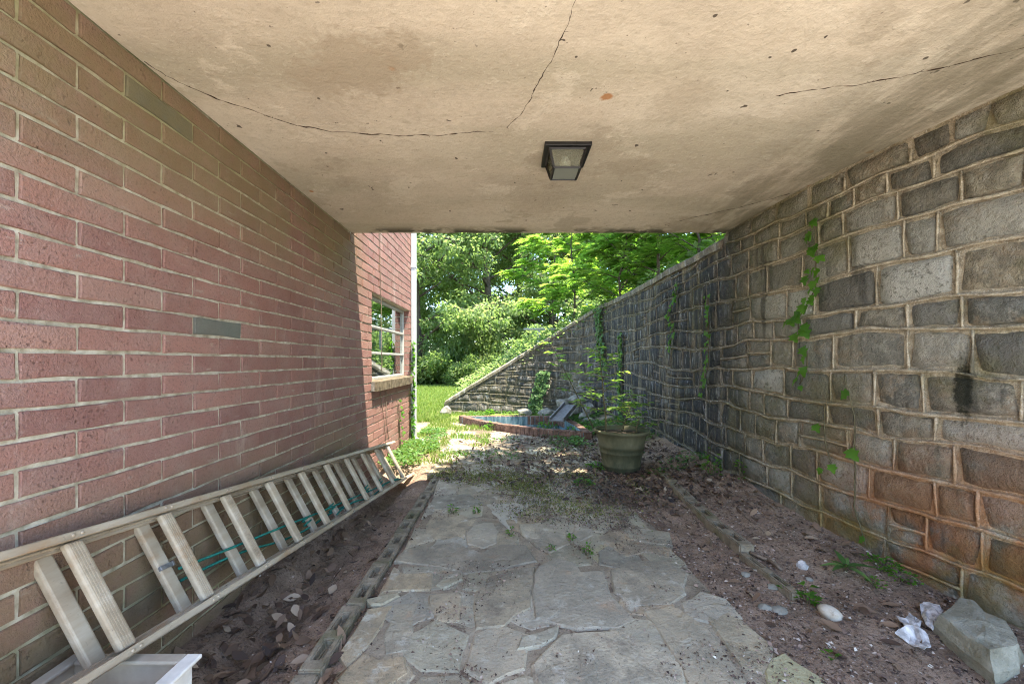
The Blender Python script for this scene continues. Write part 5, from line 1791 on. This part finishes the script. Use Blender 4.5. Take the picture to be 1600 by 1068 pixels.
# ---------------------------------------------------------------- lawn, moss, ground cover, litter
def scatter_blades(name, label, cat, pts, L, W, mat, up=1.0, tint=None):
    n = len(pts)
    C = np.array(pts, float)
    a = NR.random(n)*2*PI
    A = np.stack([np.cos(a)*0.5, np.sin(a)*0.5, np.full(n, up)], axis=1)
    Nn = np.stack([np.sin(a)*0.8, -np.cos(a)*0.8, np.full(n, 0.3)], axis=1) + NR.normal(0, .2, (n, 3))
    V, Fq, r_ = leaves_np(C, A, np.cross(A, Nn), L*(0.5+NR.random(n)), W, 0.1, tint)
    o = link(name, quick_mesh(name, V, Fq, mat, r_))
    tag(o, label, cat, None, 'stuff')
    return o
pts = []
while len(pts) < 38000:
    y = 7.2 + 13*R.random()**1.7
    x = R.uniform(-0.30, -0.055)*y
    if y < 8.7 and x > -1.15: continue
    if y > 8.5 and x > -1.1: continue
    dens = clamp(0.25 + 0.9*nz(x*1.3, y*1.3, 4) + (y-7.2)*0.35)
    if R.random() > dens: continue
    pts.append((x, y, soil(x, y)-0.005))
scatter_blades('lawn_grass', 'sunlit mown lawn grass beyond the house corner', 'grass', pts, 0.075, 0.012, MAT['grass'])
# weedy tufts between the house corner and pool
pts = []
while len(pts) < 5200:
    y = R.uniform(4.2, 8.4); x = R.uniform(-1.34, -0.25)
    if inside_poly(POOL, x, y): continue
    if nz(x*2.4, y*2.4, 1) < 0.02 - 0.25*sstep(-0.7, -1.25, x): continue
    pts.append((x, y, max(soil(x, y), 0.0)-0.004))
scatter_blades('weedy_grass', 'patchy weedy grass between house corner and pool', 'grass', pts, 0.06, 0.010, MAT['grass'])
# leafy ground cover
items = []
def cover(x0, x1, y0, y1, n, L, thr, seed, cond=None):
    k = 0
    rr_ = random.Random(seed)
    while k < n:
        x, y = rr_.uniform(x0, x1), rr_.uniform(y0, y1)
        k += 1
        if cond and not cond(x, y): continue
        if inside_poly(POOL, x, y) or nz(x*2.1, y*2.1, seed) < thr: continue
        a = rr_.uniform(0, 2*PI)
        z = max(soil(x, y), 0.004) + rr_.random()*0.05
        items.append((Vector((x, y, z)), Vector((math.cos(a), math.sin(a), rr_.uniform(0,.7))), Vector((rr_.uniform(-.3,.3), rr_.uniform(-.3,.3), 1)), L*rr_.uniform(.5,1.2), L*.6*rr_.uniform(.6,1.2)))
cover(-1.33, -0.75, 4.1, 6.3, 2400, 0.055, -0.2, 5, lambda x, y: x < -0.85 - 0.1*(y-5.2)**2 + 0.25*nz(x*4, y*4))
cover(-0.75, 0.95, 4.4, 5.9, 1500, 0.045, 0.12, 6)
cover(0.85, 1.8, 5.0, 7.6, 3200, 0.065, -0.15, 7)
cover(-0.8, 1.5, 7.3, 8.3, 2200, 0.06, 0.0, 8)
cover(1.2, 1.85, 3.6, 5.2, 700, 0.05, 0.1, 9)
o = batch_obj('ground_cover', items, MAT['leaf_ivy'], None)
tag(o, 'low leafy ground cover round the house corner and the pool', 'ground cover', None, 'stuff')
# plants spilling at the wall top
items = []
for _ in range(7500):
    s = R.uniform(s34, WLEN-0.1)
    over = 3.6 < s - s34 < 6.0 and R.random() < 0.35
    p = wp3(s, wtop(s), R.uniform(-0.35, 0.12) if over else -R.uniform(0.15, 1.6))
    z = p.z + (R.uniform(-0.22, 0.25) if over else R.random()**2*0.30)
    if over and z < wtop(s) and R.random() < 0.5: continue
    a = R.uniform(0, 2*PI)
    if nz(s*1.5, 3.3) < -0.1 and R.random() < 0.7: continue
    items.append((Vector((p.x, p.y, z-0.03)), Vector((math.cos(a), math.sin(a), R.uniform(-.2,.8))), Vector((R.uniform(-.4,.4), R.uniform(-.4,.4), 1)), R.uniform(.05,.12), R.uniform(.03,.07)))
o = batch_obj('hillside_undergrowth', items, MAT['leaf_big'], None)
tag(o, 'low undergrowth on the hillside along the wall top', 'undergrowth', None, 'stuff')
# moss on the paving
pts = []
for (px, py, rx, ry, n) in ((700,742,.10,.06,500),(780,745,.16,.10,800),(830,752,.15,.09,900),(815,762,.12,.06,600),(745,748,.14,.06,600),(905,745,.12,.05,400),(845,772,.08,.05,300),(1000,760,.06,.1,200),(860,790,.22,.10,700),(930,800,.16,.08,350),(760,718,.25,.2,500),(880,712,.3,.2,700)):
    c = gp(px, py)
    for _ in range(n):
        x = c.x + R.gauss(0, rx); y = c.y + R.gauss(0, ry*1.6)
        if inside_poly(POOL, x, y): continue
        pts.append((x, y, 0.008+0.006*R.random()))
scatter_blades('moss', 'olive moss patches spread over the far paving', 'moss', pts, 0.016, 0.011, MAT['moss'], 0.35)

# mulch chips
def chips(n, fn, lo, hi):
    V = []; k = 0
    C = []; A = []; Nn = []; L = []
    while len(C) < n:
        p = fn()
        if p is None: continue
        C.append(p)
    C = np.array(C); n = len(C)
    a = NR.random(n)*2*PI
    A = np.stack([np.cos(a), np.sin(a), NR.normal(0, .25, n)], axis=1)
    Nn = np.stack([NR.normal(0, .6, n), NR.normal(0, .6, n), np.ones(n)], axis=1)
    L = lo + (hi-lo)*NR.random(n)**3
    return C, A, Nn, L
def right_soil():
    y = 1.2 + 3.4*R.random()**1.5
    xr = float(np.interp(y, WY[:90], WX[:90])) - 0.03
    x = R.uniform(0.9, xr)
    e = 1.0 + 0.06*nz(y*2.0, 9) + 0.08*sstep(1.9, 1.2, y) - 0.06*sstep(2.2, 2.9, y)
    if x < e and R.random() > math.exp(-((e-x)/0.06)): return None
    return (x, y, max(soil(x, y), 0.004 if x < e+.02 else -1)+0.001)
def left_soil():
    y = 1.15 + 3.0*R.random()**1.4
    x = R.uniform(-1.33, -0.62)
    return (x, y, soil(x, y)+0.001)
def joints():
    y = 1.2 + 2.9*R.random(); x = R.uniform(-0.6, 1.0)
    if nz(x*3.2, y*3.2, 6) < 0.22 and not (R.random() < 0.25 and not any(inside_poly(P_, x, y) for P_ in TRP)): return None
    return (x, y, 0.013)
for (nm, lab, fn, n, lo, hi) in (('mulch', 'dark crumbly mulch and soil bits along the foot of the stone wall', right_soil, 23000, 0.004, 0.024),
                             ('soil_crumbs', 'loose brown soil crumbs between brick wall and edging blocks', left_soil, 4200, 0.004, 0.022),
                             ('joint_debris', 'dark crumbs of debris in the hollows of the flagstone path', joints, 9000, 0.004, 0.017)):
    C, A, Nn, L = chips(n, fn, lo, hi)
    V, Fq, r_ = leaves_np(C, A, Nn, L, L*(0.35+0.4*NR.random(len(L))), 0.3)
    o = link(nm, quick_mesh(nm, V, Fq, MAT['chip'], r_))
    tag(o, lab, 'soil', None, 'stuff')

def far_dirt():
    y = 2.55 + 1.6*R.random(); x = R.uniform(-0.2, 1.05)
    if nz(x*2.6, y*2.6, 12) + 0.35*sstep(0.0, 0.8, x) < 0.12: return None
    return (x, y, 0.014)
C, A, Nn, L = chips(9000, far_dirt, 0.005, 0.022)
V, Fq, r_ = leaves_np(C, A, Nn, L, L*(0.35+0.4*NR.random(len(L))), 0.3, NR.random(len(L))*0.75)
o = link('path_dirt', quick_mesh('path_dirt', V, Fq, MAT['chip'], r_))
tag(o, 'dark earth and leaf crumbs lying over the far right paving', 'soil', None, 'stuff')

# dead leaves: curled
DL = [leaf_obj_mesh(0.085, 0.040, MAT['dead'], False, R.uniform(-.5,.6), R.uniform(-.25,.3), 100+s) for s in range(12)]
DLV = []
for me in DL:
    v = np.zeros(len(me.vertices)*3); me.vertices.foreach_get('co', v)
    DLV.append((v.reshape(-1, 3), [list(p.vertices) for p in me.polygons]))
def litter(name, label, n, fn, size):
    Vs = []; Fs = []; rr_ = []; base_ = 0
    k = 0
    while k < n:
        p = fn()
        if p is None: continue
        k += 1
        v, f = DLV[R.randrange(12)]
        s_ = size*R.uniform(.45,1.15)
        M = (Matrix.Rotation(R.uniform(0, 2*PI), 3, 'Z') @ Matrix.Rotation(R.gauss(0,.35), 3, 'X') @ Matrix.Rotation(R.gauss(0,.4), 3, 'Y'))
        w = v @ np.array(M).T * s_
        w[:, 2] -= w[:, 2].min()*0.8
        Vs.append(w + np.array(p)); Fs.append(np.array(f)+base_); base_ += len(v)
        rr_ += [clamp(R.gauss(.32 if fn is l_path else .56, .22))]*len(v)
    o = link(name, quick_mesh(name, np.concatenate(Vs), np.concatenate(Fs), MAT['dead'], rr_))
    return tag(o, label, 'dead leaves', None, 'stuff')
def l_left():
    y = 1.15+2.0*R.random()**1.3; x = R.uniform(-1.30, -0.58)
    if R.random() > 0.25+0.75*sstep(2.3, 1.4, y) and abs(x+1.1) > .15: return None
    return (x, y, max(soil(x, y), -0.1)+0.003)
def l_path():
    y = 3.0+2.9*R.random(); x = R.uniform(-0.65, 1.75)
    if inside_poly(POOL, x, y): return None
    d = 0.3+0.7*sstep(-0.2, 0.6, x) - 0.9*max(0, -nz(x*2.3, y*2.3, 7))
    if y < 3.5: d *= sstep(0.35, 0.75, x)
    if R.random() > d: return None
    return (x, y, max(soil(x, y), 0.018 if x < 1 else 0)+0.002)
def l_right():
    y = 1.4+2.3*R.random(); x = R.uniform(1.0, 1.85)
    if x > float(np.interp(y, WY[:90], WX[:90]))-0.05: return None
    if R.random() > 0.10+0.9*sstep(2.4, 3.2, y): return None
    return (x, y, soil(x, y)+0.003)
litter('leaf_litter', 'brown dead leaves gathered between ladder and edging blocks', 480, l_left, 0.85)
litter('leaf_litter', 'curled dead leaves strewn over the far paving up to the planter', 2700, l_path, 0.68)
litter('leaf_litter', 'dead leaves on the dark soil at the foot of the stone wall', 520, l_right, 0.75)
# leaves one can pick out singly
picks = [(1030,1315,'x')]
singles = [((1322,1000),.9,'curled tan dead leaf on bare soil below the egg shaped stone'), ((1315,988),.9,None)]
def one_leaf(px, py, sc_, label, rz, tint=0.7, mat=None):
    me = leaf_obj_mesh(0.09, 0.045, MAT['dead'], False, 0.35, R.uniform(-.2,.3), int(px*7+py))
    me.attributes['rnd'].data.foreach_set('value', np.full(len(me.vertices), tint, dtype=np.float32))
    g0 = gp(px, py)
    for _ in range(4):
        g0 = gp(px, py, soil(g0.x, g0.y) if not (-0.6 < g0.x < 0.98) else 0.014)
    o = link('dead_leaf', me, None, (g0.x, g0.y, g0.z+0.008))
    o.rotation_euler = (R.uniform(-.2,.2), R.uniform(-.25,.25), rz); o.scale = (sc_,)*3
    return tag(o, label, 'dead leaf', 'single dead leaves')
for (px, py, s_, rz, tint, lab) in ((1317,990,.9,0.5,.72,'tan dead leaf lying below the egg shaped stone'), (1160,912,.75,1.3,.8,'tan dead leaf beside the lone exposed edging block'),
        (1195,945,.8,1.8,.85,'pale dead leaf on the soil left of the seedling'), (1405,948,.75,1.4,.75,'orange brown leaf beside the white scraps'),
        (1280,845,.8,1.2,.95,'cream coloured dead leaf at the foot of the stone wall'), (1410,1010,.9,1.2,.4,'dark brown leaf near the white torn scrap'),
        (440,1000,1.2,1.0,.5,'red brown leaf on the soil beside the near edging blocks'), (425,1022,1.1,2.2,.62,'large brown leaf close to the white crate'),
        (547,985,1.0,.6,.8,'tan leaf leaning on the path side of the edging blocks'), (520,1045,1.2,2.8,.78,'orange leaf at the near end of the edging blocks'),
        (515,930,1.0,.1,1.0,'pale upright leaf on soil between ladder and edging blocks'), (385,1045,1.1,1.9,.35,'dark leaf nearest the white crate'),
        (1018,787,1.0,1.7,.55,'brown leaf with yellow edge on the path right of centre'), (978,808,.9,1.2,.45,'red brown leaf on the path near the planter'),
        (942,746,.8,1.4,.9,'yellow leaf at the foot of the planter pot'), (1110,862,.7,.9,.85,'yellow leaf on the soil beside the exposed block')):
    one_leaf(px, py, s_, lab, rz, tint)

# ---------------------------------------------------------------- stones and scraps on the right-hand soil
def sp(px, py):
    g0 = gp(px, py, 0.03)
    for _ in range(5):
        g0 = gp(px, py, soil(g0.x, g0.y))
    return g0
top_px = [(1500,931),(1522,938),(1541,956),(1572,972),(1590,998),(1586,1012),(1549,1022),(1512,996),(1467,960)]
zt = 0.095
TP = [gp(a, b, zt) for a, b in top_px]
c_ = sum(TP, Vector((0,0,0)))/len(TP)
BP = [p + (p-c_)*0.06 for p in TP]
V = []; n = len(TP)
for j, (P_, z, k) in enumerate(((BP, -0.03, 1.06), (BP, 0.05, 1.08), (TP, zt-0.022, 1.03), (TP, zt, 0.97))):
    for i, p in enumerate(P_):
        q = c_ + (p-c_)*k
        V.append(Vector((q.x + 0.006*nz(i, j), q.y + 0.006*nz(j, i), z + 0.014*nz(i*1.7, j*2.1) + (0.02*(0.5-(p.x-1.6)*1.2) if j >= 2 else 0))))
Fc = []
for j in range(3):
    for i in range(n):
        k = (i+1) % n
        Fc.append([j*n+i, j*n+k, (j+1)*n+k, (j+1)*n+i][::-1])
V.append(Vector((c_.x, c_.y, zt+0.012)))
for i in range(n): Fc.append([3*n+i, 3*n+(i+1) % n, 4*n][::-1])
o = part('boulder', V, Fc, MAT['rock'], None)
bm = bmesh.new(); bm.from_mesh(o.data)
bmesh.ops.recalc_face_normals(bm, faces=bm.faces)
bmesh.ops.subdivide_edges(bm, edges=bm.edges[:], cuts=5, use_grid_fill=True)
for v in bm.verts:
    v.co += 0.0035*Vector((nz(v.co.x*60, v.co.y*60, v.co.z*60), nz(v.co.y*60, v.co.z*60, 3), nz(v.co.z*60, v.co.x*60, v.co.y*60)))
    v.co += Vector((nz(v.co.x*16, v.co.y*16, v.co.z*16), nz(v.co.y*16, v.co.z*16, 3+v.co.x*16), nz(v.co.z*14, v.co.x*14, 7+v.co.y*14)))*0.007
bm.to_mesh(o.data); bm.free()
tag(o, 'angular grey green boulder at the foot of the stone wall, right corner', 'boulder')
p = sp(1297, 962)
o = blob('egg_stone', (p.x, p.y, p.z+0.013), (0.044, 0.034, 0.030), MAT['pebble'], None, 3, 0.05, 2)
o.rotation_euler = (0.1, 0.25, -0.5)
for f_ in o.data.polygons: f_.use_smooth = True
tag(o, 'smooth pale egg shaped stone lying on dark soil', 'stone')
p = sp(1253, 886)
o = blob('white_stone', (p.x, p.y, p.z+0.010), (0.030, 0.026, 0.024), MAT['scrap'], None, 2, 0.4, 5)
tag(o, 'small jagged white stone on the soil beyond the egg shaped stone', 'stone')
for k, (px, py, rad, lab) in enumerate(((1218,955,.035,'pinkish tan cobble beside the seedling'), (1195,950,.03,'flat tan pebble on the soil left of the seedling'), (1208,918,.028,'rounded tan pebble by the forked twig'), (1265,905,.02,'little grey pebble near the white stone'), (1165,898,.024,'small grey pebble beside the edging block'))):
    p = sp(px, py)
    o = blob('pebble', (p.x, p.y, p.z+rad*.12), (rad, rad*.8, rad*.5), MAT['rubble'], None, 2, .2, 20+k)
    tag(o, lab, 'pebble', 'pebbles on the right hand soil')
# torn white scraps
def scrap(name, px_outline, z0, label, seed):
    P = [gp(a, b, z0) for a, b in px_outline]
    c = sum(P, Vector((0,0,0)))/len(P)
    bm = bmesh.new()
    vs = [bm.verts.new(p) for p in P]
    cv_ = bm.verts.new(c)
    for i in range(len(vs)):
        bm.faces.new((vs[i], vs[(i+1) % len(vs)], cv_))
    bmesh.ops.subdivide_edges(bm, edges=bm.edges[:], cuts=2, use_grid_fill=True)
    for v in bm.verts:
        v.co.z = soil(v.co.x, v.co.y) + 0.022 + 0.020*nz(v.co.x*22, v.co.y*22, seed) + 0.012*nz(v.co.x*60, v.co.y*60, seed)
    V0 = [v.co.copy() for v in bm.verts]; bm.verts.index_update(); n0 = len(V0)
    F0 = [[v.index for v in f.verts] for f in bm.faces]
    bnd = [(e.verts[0].index, e.verts[1].index) for e in bm.edges if len(e.link_faces) == 1]
    bm.free()
    me = mesh_from(name, V0 + [v - Vector((0, 0, 0.004)) for v in V0], F0 + [[i + n0 for i in f[::-1]] for f in F0] + [[a_, b_, b_ + n0, a_ + n0] for a_, b_ in bnd], MAT['scrap'])
    return tag(link(name, me), label, 'scrap', 'white scraps by the boulder')
scrap('white_scrap', [(1400,962),(1412,965),(1421,957),(1430,964),(1441,968),(1436,979),(1450,990),(1455,1003),(1444,1011),(1420,996),(1398,988),(1416,985)], 0.04, 'jagged torn white scrap lying nearer the camera beside the boulder', 3)
scrap('white_scrap', [(1437,942),(1443,938),(1468,945),(1474,950),(1463,960),(1458,977),(1446,968)], 0.06, 'smooth white scrap tucked against the left end of the boulder', 6)

# twigs
def twig(pts, r, label):
    t = MB(); t.tube(pts, [r*(1-.5*i/(len(pts)-1)) for i in range(len(pts))], 5)
    o = t.build('twig', MAT['drystem'], None, True)
    return tag(o, label, 'twig', 'twigs on the right hand soil')
P = [sp(1172,868), sp(1185,874), sp(1200,880), sp(1212,882)]
tw = MB(); up3 = Vector((0,0,.02))
tw.tube([p+up3 for p in P], [.010,.009,.010,.007], 6); tw.tube([P[2]+up3, sp(1213,888)+up3, sp(1221,893)+Vector((0,0,.01))], [.010,.009,.006], 6)
tag(tw.build('forked_twig', MAT['drystem'], None, True), 'forked weathered twig leaning off the exposed edging block', 'twig')
twig([sp(1168,770)+Vector((0,0,.01)), sp(1190,782)+Vector((0,0,.02)), sp(1215,800)+Vector((0,0,.008))], .004, 'thin straight twig at the foot of the wall beyond the exposed block')
twig([sp(1110,925), sp(1128,930), sp(1146,936)+Vector((0,0,.006))], .005, 'short twig on the edge of the flagstones')
twig([sp(1424,1015)+Vector((0,0,.004)), sp(1436,1032)+Vector((0,0,.012)), sp(1458,1045)+Vector((0,0,.006))], .003, 'thin pale stalk on bare soil below the white scraps')
twig([sp(1160,805)+Vector((0,0,.008)), sp(1176,820)+Vector((0,0,.015)), sp(1192,830)+Vector((0,0,.006))], .003, 'thin grass stalk lying between block and wall')

# weeds
p = sp(1322, 890)
t = thing('rosette_weed', 'rosette weed with long blade leaves on the soil by the stone wall', 'weed', p)
RL = [leaf_obj_mesh(0.12, 0.032, MAT['leaf_ivy'], False, .3, .35, 60+s) for s in range(3)]
for i in range(9):
    a = i*0.72+R.uniform(-.2,.2)
    o = link('leaf', RL[i % 3], t, (0, 0, 0.015)); k = R.uniform(.6,1.05)
    o.scale = (k,)*3; o.rotation_euler = orient((math.cos(a), math.sin(a), R.uniform(.25,.9)), (0,0,1))
m = MB(); m.tube([p - Vector((0,0,.02)), p + Vector((0,0,.03))], .005, 5); m.build('stem', MAT['stem'], t)
for (px, py, rad, n, L, lab, h) in ((1378,885,.07,70,.022,'patch of small clover leaves at the foot of the stone wall',.04), (1408,905,.07,60,.02,'trailing clover patch nearest the boulder',.03), (1370,915,.04,26,.02,'tiny clover patch left of the white scraps',.03),
        (1262,942,.035,26,.035,'seedling with round leaves beside the egg shaped stone',.09), (1225,923,.012,8,.03,'tiny seedling at the end of the buried edging block',.03), (1300,1030,.02,8,.022,'tiny pale seedling on bare soil near the corner',.03),
        (708,806,.025,22,.026,'small weed growing on the path left of the triangular flagstone',.10), (745,805,.022,18,.024,'small weed between the flagstones beside the triangular one',.06), (797,842,.025,18,.024,'weed in the joint below the triangular flagstone',.07), (918,872,.022,20,.024,'weed in the joint beside the yellow flagstone',.10), (892,848,.02,16,.022,'weed behind the yellow flagstone',.06), (862,865,.02,14,.02,'tiny weed at the edge of the big grey flagstone',.04),
        (1112,742,.06,60,.04,'leafy weed at the foot of the dark wall right of the planter',.28), (1160,748,.04,24,.05,'leafy sprig at the wall foot beyond the twig',.2), (935,735,.12,90,.04,'green weed clump in front of the planter pot',.06), (912,760,.08,50,.035,'low weed clump on the path left of the planter pot',.05), (855,670,.15,90,.05,'leafy weed against the front of the pool curb',.14), (905,675,.2,110,.05,'weed clump at the pool curb beside the planter',.12), (768,672,.1,70,.05,'sunlit weed at the left end of the pool curb',.14), (765,650,.08,70,.06,'weed growing inside the left tip of the pool',.16)):
    p = sp(px, py)
    clump('weed', lab, (p.x, p.y, max(p.z, 0.0)), rad, n, L, L*.7, MAT['leaf_vine'], int(px*3+py), 'weed', 'weeds on soil and paving', 0.7, None, h)
# white stone on the lawn left of wall end
p = gp(697, 648)
o = blob('lawn_stone', (p.x, p.y, 0.06), (.12,.10,.12), MAT['rubble'], None, 2, .3, 44)
tag(o, 'white stone standing in the grass left of the stone wall end', 'stone')
